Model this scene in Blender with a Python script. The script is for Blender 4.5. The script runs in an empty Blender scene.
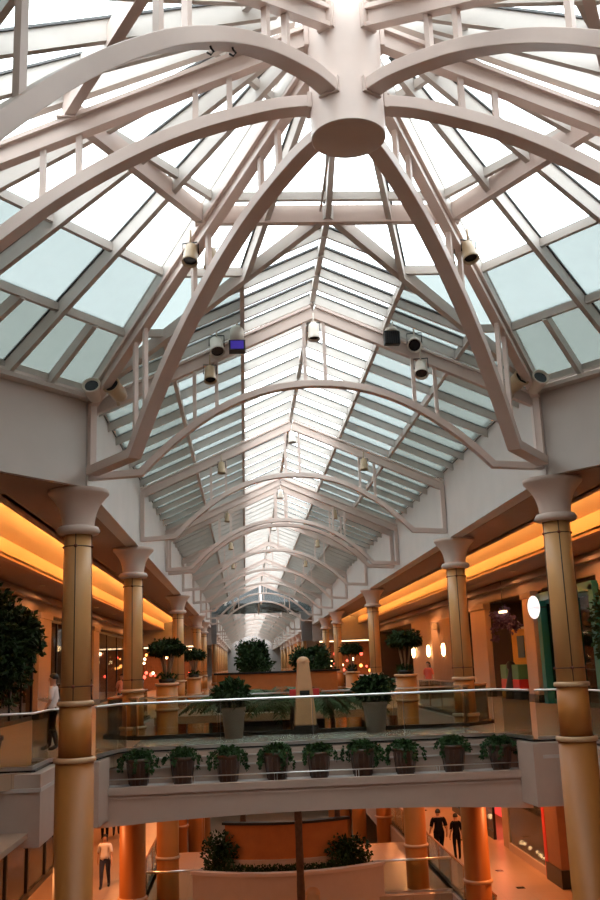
import bpy, bmesh, math, random
from mathutils import Vector, Matrix
from math import radians as R, sin, cos, pi, sqrt, atan2
random.seed(7)
S = bpy.context.scene
COL = S.collection
S.view_settings.view_transform = 'Standard'
S.view_settings.look = 'None'
S.view_settings.gamma = 1.0
S.view_settings.use_curve_mapping = False
S.view_settings.exposure = 0.0

# ------------------------------------------------------------------ materials
MATS = {}
def mat(name, col, rough=0.55, metal=0.0, spec=0.4, emit=None, es=0.0, var=0.0, vscale=3.0, bump=0.0, bscale=40.0, stretch=(1,1,1), trans=0.0, coat=0.0):
    m = bpy.data.materials.new(name); m.use_nodes = True
    nt = m.node_tree; b = nt.nodes['Principled BSDF']
    b.inputs['Base Color'].default_value = (*col, 1)
    b.inputs['Roughness'].default_value = rough
    b.inputs['Metallic'].default_value = metal
    b.inputs['Specular IOR Level'].default_value = spec
    b.inputs['Coat Weight'].default_value = coat
    if emit:
        b.inputs['Emission Color'].default_value = (*emit, 1)
        b.inputs['Emission Strength'].default_value = es
    if var or bump:
        tc = nt.nodes.new('ShaderNodeTexCoord'); mp = nt.nodes.new('ShaderNodeMapping')
        mp.inputs['Scale'].default_value = stretch
        nt.links.new(tc.outputs['Object'], mp.inputs['Vector'])
    if var:
        n = nt.nodes.new('ShaderNodeTexNoise'); n.inputs['Scale'].default_value = vscale; n.inputs['Detail'].default_value = 4
        nt.links.new(mp.outputs['Vector'], n.inputs['Vector'])
        r = nt.nodes.new('ShaderNodeValToRGB')
        r.color_ramp.elements[0].position = 0.3; r.color_ramp.elements[1].position = 0.7
        r.color_ramp.elements[0].color = (*[c*(1-var) for c in col], 1)
        r.color_ramp.elements[1].color = (*[min(1, c*(1+var)) for c in col], 1)
        nt.links.new(n.outputs['Fac'], r.inputs['Fac']); nt.links.new(r.outputs['Color'], b.inputs['Base Color'])
    if bump:
        n = nt.nodes.new('ShaderNodeTexNoise'); n.inputs['Scale'].default_value = bscale
        nt.links.new(mp.outputs['Vector'], n.inputs['Vector'])
        bp = nt.nodes.new('ShaderNodeBump'); bp.inputs['Strength'].default_value = bump; bp.inputs['Distance'].default_value = 0.01
        nt.links.new(n.outputs['Fac'], bp.inputs['Height']); nt.links.new(bp.outputs['Normal'], b.inputs['Normal'])
    MATS[name] = m
    return m
def glassmat(name, tint, gloss=0.08, frost=0.0, frost_col=(0.8,0.85,0.85)):
    m = bpy.data.materials.new(name); m.use_nodes = True; nt = m.node_tree; nt.nodes.clear()
    out = nt.nodes.new('ShaderNodeOutputMaterial')
    t = nt.nodes.new('ShaderNodeBsdfTransparent'); t.inputs['Color'].default_value = (*tint, 1)
    g = nt.nodes.new('ShaderNodeBsdfGlossy'); g.inputs['Roughness'].default_value = 0.03
    mx = nt.nodes.new('ShaderNodeMixShader'); 
    fr = nt.nodes.new('ShaderNodeFresnel'); fr.inputs['IOR'].default_value = 1.45
    mm = nt.nodes.new('ShaderNodeMath'); mm.operation = 'MULTIPLY'; mm.inputs[1].default_value = gloss
    nt.links.new(fr.outputs['Fac'], mm.inputs[0]); nt.links.new(mm.outputs['Value'], mx.inputs['Fac'])
    src = t
    if frost:
        d = nt.nodes.new('ShaderNodeBsdfDiffuse'); d.inputs['Color'].default_value = (*frost_col, 1)
        tl = nt.nodes.new('ShaderNodeBsdfTranslucent'); tl.inputs['Color'].default_value = (*frost_col, 1)
        ad = nt.nodes.new('ShaderNodeMixShader'); ad.inputs['Fac'].default_value = 0.5
        nt.links.new(d.outputs['BSDF'], ad.inputs[1]); nt.links.new(tl.outputs['BSDF'], ad.inputs[2])
        m2 = nt.nodes.new('ShaderNodeMixShader'); m2.inputs['Fac'].default_value = frost
        # faint streaks in the frosting
        tc = nt.nodes.new('ShaderNodeTexCoord'); n = nt.nodes.new('ShaderNodeTexNoise'); n.inputs['Scale'].default_value = 1.6; n.inputs['Detail'].default_value = 5
        nt.links.new(tc.outputs['Object'], n.inputs['Vector'])
        mr = nt.nodes.new('ShaderNodeMapRange'); mr.inputs['To Min'].default_value = frost*0.85; mr.inputs['To Max'].default_value = frost*1.12
        nt.links.new(n.outputs['Fac'], mr.inputs['Value']); nt.links.new(mr.outputs['Result'], m2.inputs['Fac'])
        nt.links.new(t.outputs['BSDF'], m2.inputs[1]); nt.links.new(ad.outputs['Shader'], m2.inputs[2]); src = m2
    nt.links.new(src.outputs[0], mx.inputs[1]); nt.links.new(g.outputs['BSDF'], mx.inputs[2]); nt.links.new(mx.outputs['Shader'], out.inputs['Surface'])
    MATS[name] = m; return m

WHITE = mat('white_paint', (0.56,0.505,0.465), 0.5, spec=0.3, var=0.03, vscale=1.5)
STEEL = mat('painted_steel', (0.61,0.485,0.43), 0.42, spec=0.4, var=0.04, vscale=2)
BARM = mat('glazing_bar_paint', (0.54,0.49,0.45), 0.5, spec=0.3, var=0.04)
GASK = mat('dark_gasket', (0.10,0.10,0.10), 0.6)
WALLM = mat('white_wall', (0.66,0.62,0.58), 0.6, var=0.03, vscale=0.8)
CREAM = mat('cream_plaster', (0.40,0.265,0.185), 0.65, var=0.04, vscale=1.0)
CEILM = mat('ceiling_plaster', (0.33,0.215,0.16), 0.7, var=0.03)
PARAPET = mat('parapet_plaster', (0.50,0.37,0.30), 0.6, var=0.03)
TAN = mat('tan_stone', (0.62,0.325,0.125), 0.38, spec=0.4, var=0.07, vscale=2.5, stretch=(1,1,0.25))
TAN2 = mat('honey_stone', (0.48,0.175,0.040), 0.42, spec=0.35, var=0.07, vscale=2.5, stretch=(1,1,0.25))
TANLIT = mat('lamplit_stone', (0.42,0.150,0.034), 0.42, spec=0.35, var=0.07, vscale=2.5, stretch=(1,1,0.25))  # lower shaft copy of the stone, orange lamp light put into its colour
RING = mat('stone_ring', (0.56,0.33,0.18), 0.35, var=0.05)
SEAM = mat('dark_seam', (0.06,0.03,0.02), 0.5)
KNOB = mat('bronze_knob', (0.16,0.04,0.02), 0.4)
CAPM = mat('capital_plaster', (0.60,0.46,0.39), 0.55, var=0.02)
CORAL = mat('cove_plaster', (0.78,0.58,0.34), 0.7)
ORANGE = mat('orange_panel', (0.42,0.135,0.035), 0.55, var=0.08)
def tile(name, c1, c2, s, rough, mort=0.006):
    m = mat(name, c1, rough, spec=0.5); nt = m.node_tree; b = nt.nodes['Principled BSDF']
    tc = nt.nodes.new('ShaderNodeTexCoord'); br = nt.nodes.new('ShaderNodeTexBrick')
    br.offset = 0.0; br.inputs['Scale'].default_value = 1.0; br.inputs['Brick Width'].default_value = s; br.inputs['Row Height'].default_value = s
    br.inputs['Mortar Size'].default_value = mort; br.inputs['Color1'].default_value = (*c1,1); br.inputs['Color2'].default_value = (*[c*0.92 for c in c1],1); br.inputs['Mortar'].default_value = (*c2,1)
    nt.links.new(tc.outputs['Object'], br.inputs['Vector']); nt.links.new(br.outputs['Color'], b.inputs['Base Color']); return m
FLOORM = tile('polished_stone_floor', (0.40,0.26,0.17), (0.27,0.17,0.11), 0.9, 0.3)
DARKST = mat('dark_granite', (0.025,0.022,0.02), 0.25, spec=0.5)
RAILM = mat('brushed_rail', (0.78,0.76,0.74), 0.28, metal=0.9)
WOODR = mat('wood_rail', (0.36,0.15,0.06), 0.4, var=0.1)
GLASSG = glassmat('guard_glass', (0.80,0.84,0.81), 0.7)
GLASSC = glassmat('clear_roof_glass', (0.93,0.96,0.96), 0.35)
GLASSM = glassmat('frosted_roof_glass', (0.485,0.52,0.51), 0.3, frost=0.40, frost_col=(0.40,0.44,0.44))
GLASSD = glassmat('fritted_roof_glass', (0.38,0.41,0.39), 0.3, frost=0.45, frost_col=(0.28,0.30,0.29))  # outer row tints: real frit, plus the dimmer sky angle painted in
GLASSK = glassmat('smoked_roof_glass', (0.30,0.33,0.33), 0.2)
GLASSS = glassmat('shop_glass', (0.62,0.64,0.62), 0.9)
BLACK = mat('black_metal', (0.012,0.011,0.010), 0.4)
POTM = mat('ribbed_brown_ceramic', (0.085,0.036,0.020), 0.3, spec=0.5, var=0.15, vscale=6)
POTG = mat('grey_clay', (0.20,0.15,0.12), 0.6, var=0.1)
POTK = mat('black_clay', (0.02,0.015,0.012), 0.4)
SOIL = mat('soil', (0.03,0.02,0.012), 0.9)
LEAF = mat('ivy_leaf', (0.026,0.058,0.016), 0.6, spec=0.15, var=0.45, vscale=9)
LEAF2 = mat('ficus_leaf', (0.020,0.042,0.012), 0.6, spec=0.15, var=0.4, vscale=5)
LEAF3 = mat('palm_leaf', (0.045,0.08,0.03), 0.6, spec=0.15, var=0.3, vscale=5)
BARK = mat('bark', (0.085,0.045,0.026), 0.8, var=0.3, vscale=8, bump=0.6)
TRUNKP = mat('pale_trunk', (0.30,0.20,0.13), 0.7, var=0.2)
SKIN = mat('skin', (0.42,0.22,0.14), 0.5)
HAIR = mat('dark_hair', (0.012,0.008,0.006), 0.5)
CLW = mat('white_cloth', (0.68,0.62,0.60), 0.8)
CLK = mat('black_cloth', (0.004,0.0035,0.004), 0.95, spec=0.1)
CLB = mat('navy_cloth', (0.03,0.03,0.05), 0.85)
CLR = mat('red_cloth', (0.55,0.10,0.07), 0.8)
CLP = mat('pink_cloth', (0.60,0.26,0.20), 0.8)
FIXT = mat('fixture_enamel', (0.66,0.58,0.50), 0.4)
FIXB = mat('fixture_bronze', (0.42,0.30,0.18), 0.4)
LENS = mat('dark_lens', (0.02,0.02,0.025), 0.15)
LENSB = mat('violet_lens', (0.05,0.03,0.30), 0.15, emit=(0.08,0.05,0.45), es=0.35)
TEAL = mat('teal_lacquer', (0.02,0.17,0.165), 0.35)
YEL = mat('yellow_panel', (0.72,0.34,0.04), 0.5)
GREEN = mat('green_panel', (0.07,0.20,0.10), 0.5)
REDP = mat('red_panel', (0.50,0.03,0.03), 0.45)
PURP = mat('purple_petal', (0.10,0.05,0.12), 0.6)
BLUEG = mat('slate_panel', (0.08,0.12,0.14), 0.4)
SIGNW = mat('lit_sign_face', (0.9,0.9,0.9), 0.4, emit=(1,1,1), es=1.3)
SIGNR = mat('sign_red_letters', (0.6,0.05,0.08), 0.4, emit=(0.8,0.08,0.12), es=0.6)
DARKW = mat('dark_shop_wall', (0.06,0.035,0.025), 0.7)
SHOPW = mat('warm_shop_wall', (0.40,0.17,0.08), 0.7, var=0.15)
GREYP = mat('grey_plaster', (0.36,0.34,0.33), 0.7, var=0.04)
def emi(name, c, s):
    return mat(name, c, 0.5, emit=c, es=s)
COVEL = emi('cove_lamp', (1.0,0.52,0.16), 70.0)
LAMPW = emi('warm_lamp', (1.0,0.62,0.30), 14.0)
LAMPO = emi('orange_lamp', (1.0,0.36,0.08), 5.0)
LAMPR = emi('red_lamp', (1.0,0.10,0.06), 4.0)
LAMPG = emi('green_neon', (0.45,0.9,0.10), 3.0)
LAMPN = emi('coral_neon', (1.0,0.30,0.16), 1.8)
LAMPF = emi('line_lamp', (1.0,0.72,0.42), 3.0)

# ------------------------------------------------------------------ mesh builder
class MB:
    def __init__(s): s.v=[]; s.f=[]; s.sm=[]
    def add(s, vs, fs, smooth=False):
        o=len(s.v); s.v += [tuple(v) for v in vs]; s.f += [tuple(i+o for i in f) for f in fs]; s.sm += [smooth]*len(fs); return s
    def box(s, x0,x1,y0,y1,z0,z1):
        return s.add([(x0,y0,z0),(x1,y0,z0),(x1,y1,z0),(x0,y1,z0),(x0,y0,z1),(x1,y0,z1),(x1,y1,z1),(x0,y1,z1)],
            [(0,3,2,1),(4,5,6,7),(0,1,5,4),(1,2,6,5),(2,3,7,6),(3,0,4,7)])
    def frame8(s, a, b, sv, uv, w, h):
        # box from a to b with half side vector and up vector
        a=Vector(a); b=Vector(b); sv=Vector(sv)*w/2; uv=Vector(uv)*h/2
        vs=[a-sv-uv,a+sv-uv,a+sv+uv,a-sv+uv,b-sv-uv,b+sv-uv,b+sv+uv,b-sv+uv]
        return s.add(vs,[(0,1,2,3),(4,7,6,5),(0,4,5,1),(1,5,6,2),(2,6,7,3),(3,7,4,0)])
    def beam(s, a, b, w, h, up=(0,0,1)):
        a=Vector(a); b=Vector(b); d=(b-a).normalized(); sv=d.cross(Vector(up))
        if sv.length<1e-4: sv=Vector((1,0,0))
        sv.normalize(); u=sv.cross(d).normalized()
        return s.frame8(a,b,sv,u,w,h)
    def ibeam(s, a, b, w, h, t=0.05, up=(0,0,1)):
        a=Vector(a); b=Vector(b); d=(b-a).normalized(); sv=d.cross(Vector(up)).normalized(); u=sv.cross(d).normalized()
        s.frame8(a+u*(h/2-t/2),b+u*(h/2-t/2),sv,u,w,t); s.frame8(a-u*(h/2-t/2),b-u*(h/2-t/2),sv,u,w,t)
        return s.frame8(a,b,sv,u,w*0.3,h-2*t)
    def tube(s, pts, r, n=8, cap=True):
        pts=[Vector(p) for p in pts]; rs = r if isinstance(r,(list,tuple)) else [r]*len(pts)
        vs=[]; ref=Vector((0,0,1))
        for i,p in enumerate(pts):
            d=(pts[min(i+1,len(pts)-1)]-pts[max(i-1,0)]).normalized()
            q=ref if abs(d.dot(ref))<0.95 else Vector((1,0,0))
            sv=d.cross(q).normalized(); u=sv.cross(d)
            for k in range(n):
                a=2*pi*k/n; vs.append(p+(sv*cos(a)+u*sin(a))*rs[i])
        fs=[]
        for i in range(len(pts)-1):
            for k in range(n): fs.append((i*n+k,i*n+(k+1)%n,(i+1)*n+(k+1)%n,(i+1)*n+k))
        s.add(vs,fs,True)
        if cap:
            o=len(s.v)-len(vs); s.f += [tuple(o+k for k in range(n))[::-1], tuple(o+(len(pts)-1)*n+k for k in range(n))]; s.sm += [False,False]
        return s
    def sweep(s, pts, side, w, h):
        # rectangular section along pts in the vertical plane whose normal is side
        pts=[Vector(p) for p in pts]; side=Vector(side).normalized(); vs=[]
        for i,p in enumerate(pts):
            if i==0: d=(pts[1]-p).normalized(); k=1
            elif i==len(pts)-1: d=(p-pts[i-1]).normalized(); k=1
            else:
                d1=(p-pts[i-1]).normalized(); d2=(pts[i+1]-p).normalized(); d=(d1+d2).normalized(); k=1/max(0.4,d.dot(d1))
            u=side.cross(d).normalized()
            if u.z<0 and abs(u.z)>1e-3: u=-u
            u=u*k
            vs += [p-side*w/2-u*h/2,p+side*w/2-u*h/2,p+side*w/2+u*h/2,p-side*w/2+u*h/2]
        fs=[]
        for i in range(len(pts)-1):
            a=i*4
            for k in range(4): fs.append((a+k,a+(k+1)%4,a+4+(k+1)%4,a+4+k))
        e=(len(pts)-1)*4; fs += [(3,2,1,0),(e,e+1,e+2,e+3)]
        return s.add(vs,fs)
    def lathe(s, prof, c=(0,0,0), n=32, cap=True, smooth=True):
        vs=[]; cx,cy,cz=c
        for r,z in prof:
            for k in range(n):
                a=2*pi*k/n; vs.append((cx+r*cos(a),cy+r*sin(a),cz+z))
        fs=[]
        for i in range(len(prof)-1):
            for k in range(n): fs.append((i*n+k,i*n+(k+1)%n,(i+1)*n+(k+1)%n,(i+1)*n+k))
        s.add(vs,fs,smooth)
        if cap:
            o=len(s.v)-len(vs); e=o+(len(prof)-1)*n
            s.f += [tuple(o+k for k in range(n))[::-1], tuple(e+k for k in range(n))]; s.sm += [False,False]
        return s
    def prism(s, poly, z0, z1):
        n=len(poly); vs=[(x,y,z0) for x,y in poly]+[(x,y,z1) for x,y in poly]
        return s.add(vs,[tuple(range(n))[::-1],tuple(range(n,2*n))]+[(i,(i+1)%n,(i+1)%n+n,i+n) for i in range(n)])
    def wallpath(s, path, z0, z1, t):
        # thick wall along a polyline in plan
        P=[Vector((p[0],p[1],0)) for p in path]; L=[];Rr=[]
        for i,p in enumerate(P):
            d1=(p-P[i-1]).normalized() if i>0 else (P[1]-p).normalized()
            d2=(P[i+1]-p).normalized() if i<len(P)-1 else d1
            d=(d1+d2).normalized(); k=1/max(.35,d.dot(d1)); nrm=Vector((-d.y,d.x,0))*k*t/2
            L.append(p+nrm); Rr.append(p-nrm)
        poly=[(q.x,q.y) for q in L]+[(q.x,q.y) for q in reversed(Rr)]
        n=len(P)
        for i in range(n-1):
            q=[L[i],L[i+1],Rr[i+1],Rr[i]]
            s.prism([(a.x,a.y) for a in q][::-1],z0,z1)
        return s
    def quad(s,a,b,c,d): return s.add([a,b,c,d],[(0,1,2,3)])
    def slab(s, pts, t=0.02):
        # planar polygon given thickness along its normal
        P=[Vector(p) for p in pts]; nrm=(P[1]-P[0]).cross(P[2]-P[0]).normalized()*t/2; n=len(P)
        vs=[p-nrm for p in P]+[p+nrm for p in P]
        return s.add(vs,[tuple(range(n))[::-1],tuple(range(n,2*n))]+[(i,(i+1)%n,(i+1)%n+n,i+n) for i in range(n)])
    def mesh(s, name, m):
        me=bpy.data.meshes.new(name); me.from_pydata(s.v,[],s.f)
        me.polygons.foreach_set('use_smooth', s.sm); me.materials.append(m); me.update()
        bm=bmesh.new(); bm.from_mesh(me); bmesh.ops.recalc_face_normals(bm,faces=bm.faces) if len(s.f)<20000 and not getattr(s,'norec',False) else None
        bm.to_mesh(me); bm.free()
        if m in (WHITE,): pass
        return me
    def build(s, name, m, parent=None, loc=None, bevel=0.0):
        o=bpy.data.objects.new(name, s.mesh(name,m)); COL.objects.link(o)
        if parent is not None: o.parent=parent
        if loc: o.location=loc
        if bevel:
            b=o.modifiers.new('Bevel','BEVEL'); b.width=bevel; b.segments=2; b.limit_method='ANGLE'; b.angle_limit=R(40)
        return o
def tag(o, label=None, cat=None, group=None, kind=None):
    if label: o['label']=label
    if cat: o['category']=cat
    if group: o['group']=group
    if kind: o['kind']=kind
    return o
def thing(name, label, cat, loc=(0,0,0), rz=0, group=None):
    o=bpy.data.objects.new(name,None); o.empty_display_size=0.2; COL.objects.link(o); o.location=loc; o.rotation_euler=(0,0,rz)
    return tag(o,label,cat,group)
def struct(name, mb, m, bevel=0.0, label=None):
    o=mb.build(name,m,bevel=bevel); o['kind']='structure'
    if label: o['label']=label
    return o
def kids(o): return [c for c in bpy.data.objects if c.parent is o]
CH={}
def copy_tree(o, loc, rz=None, label=None, group=None, scale=None):
    def cp(x,parent):
        c=x.copy(); COL.objects.link(c); c.parent=parent
        for ch in CH.setdefault(x.name, kids(x)): cp(ch,c)
        return c
    c=cp(o,None); c.location=loc
    if rz is not None: c.rotation_euler=(0,0,rz)
    if scale is not None: c.scale=(scale,)*3 if isinstance(scale,(int,float)) else scale
    if label: c['label']=label
    if group: c['group']=group
    return c

# ------------------------------------------------------------------ key sizes
W=4.42            # half width of the hall opening
HY=11.19          # hub centre
U=9.132           # bay
Y0=17.9           # first truss
TY=[Y0+U*i for i in range(8)]
CZ=5.2            # column top / beam underside
EZ=7.15           # roof eave
RZ=9.10           # roof ridge glass
L1=-5.4           # lower shopping level
L2=-10.8
APEX=10.78; EY=6.62; BX=9.2
YEND=84.0
def hallz(x): return RZ-(RZ-EZ)*abs(x)/W

# ------------------------------------------------------------------ ceiling: upstand walls round the glass roof
for sx,side in ((-1,'left'),(1,'right')):
    m=MB(); m.box(min(sx*W,sx*(W+0.35)),max(sx*W,sx*(W+0.35)),Y0-0.1,YEND,CZ,EZ)
    struct('wall_'+side,m,WHITE)
    m=MB(); m.box(min(sx*(W-0.05),sx*(W+0.4)),max(sx*(W-0.05),sx*(W+0.4)),Y0-0.1,YEND,EZ,EZ+0.14)
    struct('trim_1' if sx<0 else 'trim_2',m,WHITE)
    # octagonal/hexagonal lantern walls
    n_=0.3
    a=(sx*W,HY+EY); b=(sx*BX,HY); c=(sx*W,HY-EY)
    m=MB(); m.wallpath([(sx*(W+0.15),HY+EY-0.02),(sx*(BX+0.2),HY),(sx*(W+0.15),HY-EY+0.02)],CZ,EZ-0.30,0.35)
    struct('wall_'+('front_left' if sx<0 else 'front_right'),m,WHITE)
    m=MB(); m.wallpath([(sx*(W+0.05),HY+EY-0.02),(sx*(BX+0.1),HY),(sx*(W+0.05),HY-EY+0.02)],EZ-0.30,EZ-0.22,0.62)
    struct('trim_3' if sx<0 else 'trim_4',m,WHITE)
    m=MB(); m.wallpath([(sx*(W+0.26),HY+EY+0.05),(sx*(BX+0.3),HY),(sx*(W+0.26),HY-EY-0.05)],EZ-0.22,EZ+0.0,0.16)
    for k in range(5):
        t=(k+0.6)/5; px=sx*(W+0.18+(BX-W)*t); py=HY+EY*(1-t)-0.05
        m.box(px-0.04,px+0.04,py-0.04,py+0.04,EZ-0.22,EZ)
    struct('trim_5' if sx<0 else 'trim_6',m,BARM)

# ------------------------------------------------------------------ lantern skylight over the hub
def fz(side, f):   # points on the lantern glass: side = vertex pair, f = 0 apex .. 1 eave
    pass
VT=[Vector((-W,EY,EZ)),Vector((W,EY,EZ)),Vector((BX,0,EZ)),Vector((W,-EY,EZ)),Vector((-W,-EY,EZ)),Vector((-BX,0,EZ))]
AP=Vector((0,0,APEX))
lan=thing('lantern_skylight','six sided glazed pyramid skylight above the big central cylinder of the mall atrium','skylight',(0,HY,0))
FR=[0.20,0.42,0.62,0.80]
valley_y=lambda x: 2.98+(EY-2.98)*abs(x)/W     # rel hub, gable/pyramid junction
hall_cut=lambda P: False
for i in range(6):
    a=VT[i]; b=VT[(i+1)%6]; front=(i in (0,3)); sg=1 if i==0 else -1
    nd=4
    # purlins
    for f in FR:
        p=AP.lerp(a,f)+Vector((0,0,-0.10)); q=AP.lerp(b,f)+Vector((0,0,-0.10))
        if front:
            if f>0.5:
                # only outside the gable: from hip to valley on each side
                y=EY*f; 
                xv=W*(y-2.98)/(EY-2.98)
                if xv<W*f-0.15:
                    for s_ in (-1,1):
                        MB().beam((s_*xv,sg*y,p.z),(s_*W*f,sg*y,p.z),0.08,0.14).build('purlin',BARM,lan)
                continue
        MB().beam(p,q,0.08,0.14).build('purlin',BARM,lan)
    # radial bars: 4 divisions + halved in the lowest row
    for k in range(nd):
        t=k/nd; e=a.lerp(b,t); top=AP.lerp(e,0.075 if k==0 else 0.14)
        off=Vector((0,0,-0.16))
        end=e
        if front and k>0:
            # stops on the valley
            ex=e.x; 
            if abs(ex)<0.01: fend=2.98/EY
            else:
                # y=EY*f, x=ex*f ; y = 2.98+(EY-2.98)*|x|/W
                fend=2.98/(EY-(EY-2.98)*abs(ex)/W)
            end=AP.lerp(e,min(1,fend))
        bm_=MB(); bm_.beam(top+off,end+off,0.09 if k else 0.13,0.26)
        bm_.build('glazing_bar',BARM,lan)
        g=MB(); g.beam(top+Vector((0,0,-0.01)),end+Vector((0,0,-0.01)),0.15,0.03); g.build('cover_strip',GASK if k else BARM,lan)
    if not front:
        for k in range(nd):
            e=a.lerp(b,(k+0.5)/nd); MB().beam(AP.lerp(e,0.80)+Vector((0,0,-0.12)),e+Vector((0,0,-0.12)),0.09,0.2).build('glazing_bar',BARM,lan)
    # glass
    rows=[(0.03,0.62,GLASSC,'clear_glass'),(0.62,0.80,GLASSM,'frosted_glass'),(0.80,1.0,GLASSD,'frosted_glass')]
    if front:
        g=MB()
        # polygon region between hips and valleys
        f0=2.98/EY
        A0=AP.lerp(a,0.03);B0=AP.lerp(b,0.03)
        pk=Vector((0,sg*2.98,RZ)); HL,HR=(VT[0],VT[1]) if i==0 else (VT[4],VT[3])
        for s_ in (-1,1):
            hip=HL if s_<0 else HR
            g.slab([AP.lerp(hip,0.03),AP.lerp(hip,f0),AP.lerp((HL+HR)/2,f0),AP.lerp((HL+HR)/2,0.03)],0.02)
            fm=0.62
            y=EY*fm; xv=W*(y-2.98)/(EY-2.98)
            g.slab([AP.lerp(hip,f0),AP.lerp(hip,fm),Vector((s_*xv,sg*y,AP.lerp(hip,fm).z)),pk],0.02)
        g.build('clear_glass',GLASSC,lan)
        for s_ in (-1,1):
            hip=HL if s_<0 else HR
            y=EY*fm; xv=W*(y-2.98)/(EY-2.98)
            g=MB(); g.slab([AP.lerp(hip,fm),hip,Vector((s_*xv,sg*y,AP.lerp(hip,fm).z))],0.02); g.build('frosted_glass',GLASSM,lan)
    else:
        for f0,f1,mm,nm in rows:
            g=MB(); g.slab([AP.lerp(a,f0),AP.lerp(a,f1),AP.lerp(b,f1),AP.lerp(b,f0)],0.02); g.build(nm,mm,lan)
    # eave sill
    if not front: MB().beam(a+Vector((0,0,-0.03)),b+Vector((0,0,-0.03)),0.16,0.12).build('sill',BARM,lan)
for s_ in (-1,1):
    for g_ in (-1,1): MB().beam((0,g_*2.98,RZ-0.12),(s_*W,g_*EY,EZ-0.12),0.12,0.22).build('valley_beam',BARM,lan)

# ------------------------------------------------------------------ hub and radial trusses
hub=thing('atrium_hub','large white steel cylinder hanging at the centre of the atrium roof','roof hub',(0,HY,8.52))
MB().lathe([(0.49,0),(0.49,2.1)],n=48,cap=False).build('drum',STEEL,hub)
MB().lathe([(0.49,0.0),(0.47,-0.012),(0.0,-0.012)],n=48,cap=False).build('end_plate',STEEL,hub)
MB().lathe([(0.49,2.1),(0.0,2.1)],n=48,cap=False).build('top_plate',STEEL,hub)
hk=MB(); hk.tube([(-0.08,0.6,0.45),(-0.08,0.6,-0.10),(-0.12,0.9,-0.16)],0.018,8); 
MB().tube([(-0.13,0.46,1.4),(-0.13,1.2,0.55),(-0.13,2.9,0.45)],0.02,8).build('conduit',BARM,hub)
LOWP=[(0.46,8.92),(0.9,8.88),(1.4,8.76),(2.0,8.57),(2.6,8.31),(3.2,7.98),(3.8,7.58),(4.3,7.18),(4.8,6.74),(5.3,6.24),(5.75,5.73),(6.05,5.38),(7.72,5.38)]
LOWP=[(r,z+0.09) for r,z in LOWP]
def cat(P,n=4):
    o=[]
    for i in range(len(P)-1):
        a=P[max(i-1,0)];b=P[i];c=P[i+1];d=P[min(i+2,len(P)-1)]
        for j in range(n):
            t=j/n; o.append(tuple(0.5*((2*b[q])+(-a[q]+c[q])*t+(2*a[q]-5*b[q]+4*c[q]-d[q])*t*t+(-a[q]+3*b[q]-3*c[q]+d[q])*t**3) for q in (0,1)))
    return o+[P[-1]]
LOWP=cat(LOWP[:-1])+[LOWP[-1]]
def lowz(r):
    for (a,b),(c,d) in zip(LOWP,LOWP[1:]):
        if a<=r<=c: return b+(d-b)*(r-a)/(c-a)
    return LOWP[-1][1]
upz=lambda r: 9.88+0.15-0.436*(r-0.49)
def radial(ang, label):
    d=Vector((sin(ang),cos(ang),0)); side=Vector((d.y,-d.x,0))
    t=thing('radial_truss',label,'roof truss',(0,HY,0),0,'curved steel trusses fanning out from the hub')
    P=lambda r,z: d*r+Vector((0,0,z))
    dz=(lambda r: -0.16*max(0,min(1,(6.05-r)/2.5))) if abs(ang)<1 else (lambda r: 0.0)
    MB().ibeam(P(0.44,upz(0.44)),P(7.75,upz(7.75)),0.17,0.30,0.06).build('upper_chord',STEEL,t)
    MB().sweep([P(r,z+dz(r)) for r,z in LOWP],side,0.25,0.17).build('lower_chord',STEEL,t,bevel=0.01)
    for r in (1.55,2.0,3.5,3.95,5.62,5.98):
        MB().beam(P(r,lowz(r)+dz(r)+0.05),P(r,upz(r)-0.12),0.075,0.075,up=d).build('hanger',STEEL,t)
    MB().beam(P(7.74,5.42),P(7.74,upz(7.74)),0.12,0.14,up=d).build('end_post',STEEL,t)
    MB().beam(P(0.48,upz(0.5)),P(0.54,upz(0.5)),0.24,0.36).build('end_bracket',STEEL,t); MB().beam(P(0.48,LOWP[0][1]+dz(0.5)),P(0.53,LOWP[0][1]+dz(0.5)),0.29,0.22).build('end_bracket',STEEL,t)
    return t
angA=atan2(W,EY-0.02)
radial(-angA,'curved white truss running from the hub down to the near left column corner')
radial(angA,'curved white truss running from the hub down to the near right column corner')
radial(-pi/2,'curved white truss arching from the hub straight out to the left')
radial(pi/2,'curved white truss arching from the hub straight out to the right')
radial(-pi+angA,'curved white truss heading back left above the viewer, clips on its arch')
radial(pi-angA,'curved white truss heading back right above the viewer')
# ring beam
rb=thing('ring_beam','hexagonal ring of deep white steel beams sitting on the radial trusses around the hub','ring beam',(0,HY,0))
RA=[-angA,angA,pi/2,pi-angA,-pi+angA,-pi/2]
RP=[Vector((sin(a)*3.66,cos(a)*3.66,8.96)) for a in RA]
for i in range(6):
    MB().beam(RP[i],RP[(i+1)%6],0.13,0.30).build('beam_segment',STEEL,rb)
    c=MB(); c.box(RP[i].x-0.12,RP[i].x+0.12,RP[i].y-0.12,RP[i].y+0.12,8.78,8.80); c.build('bearing_plate',STEEL,rb)
    for k in (0.25,0.5,0.75):
        p=RP[i].lerp(RP[(i+1)%6],k); q=MB(); q.box(p.x-0.015,p.x+0.015,p.y-0.06,p.y+0.06,9.0,9.2) ; q.build('cleat',STEEL,rb)

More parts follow.
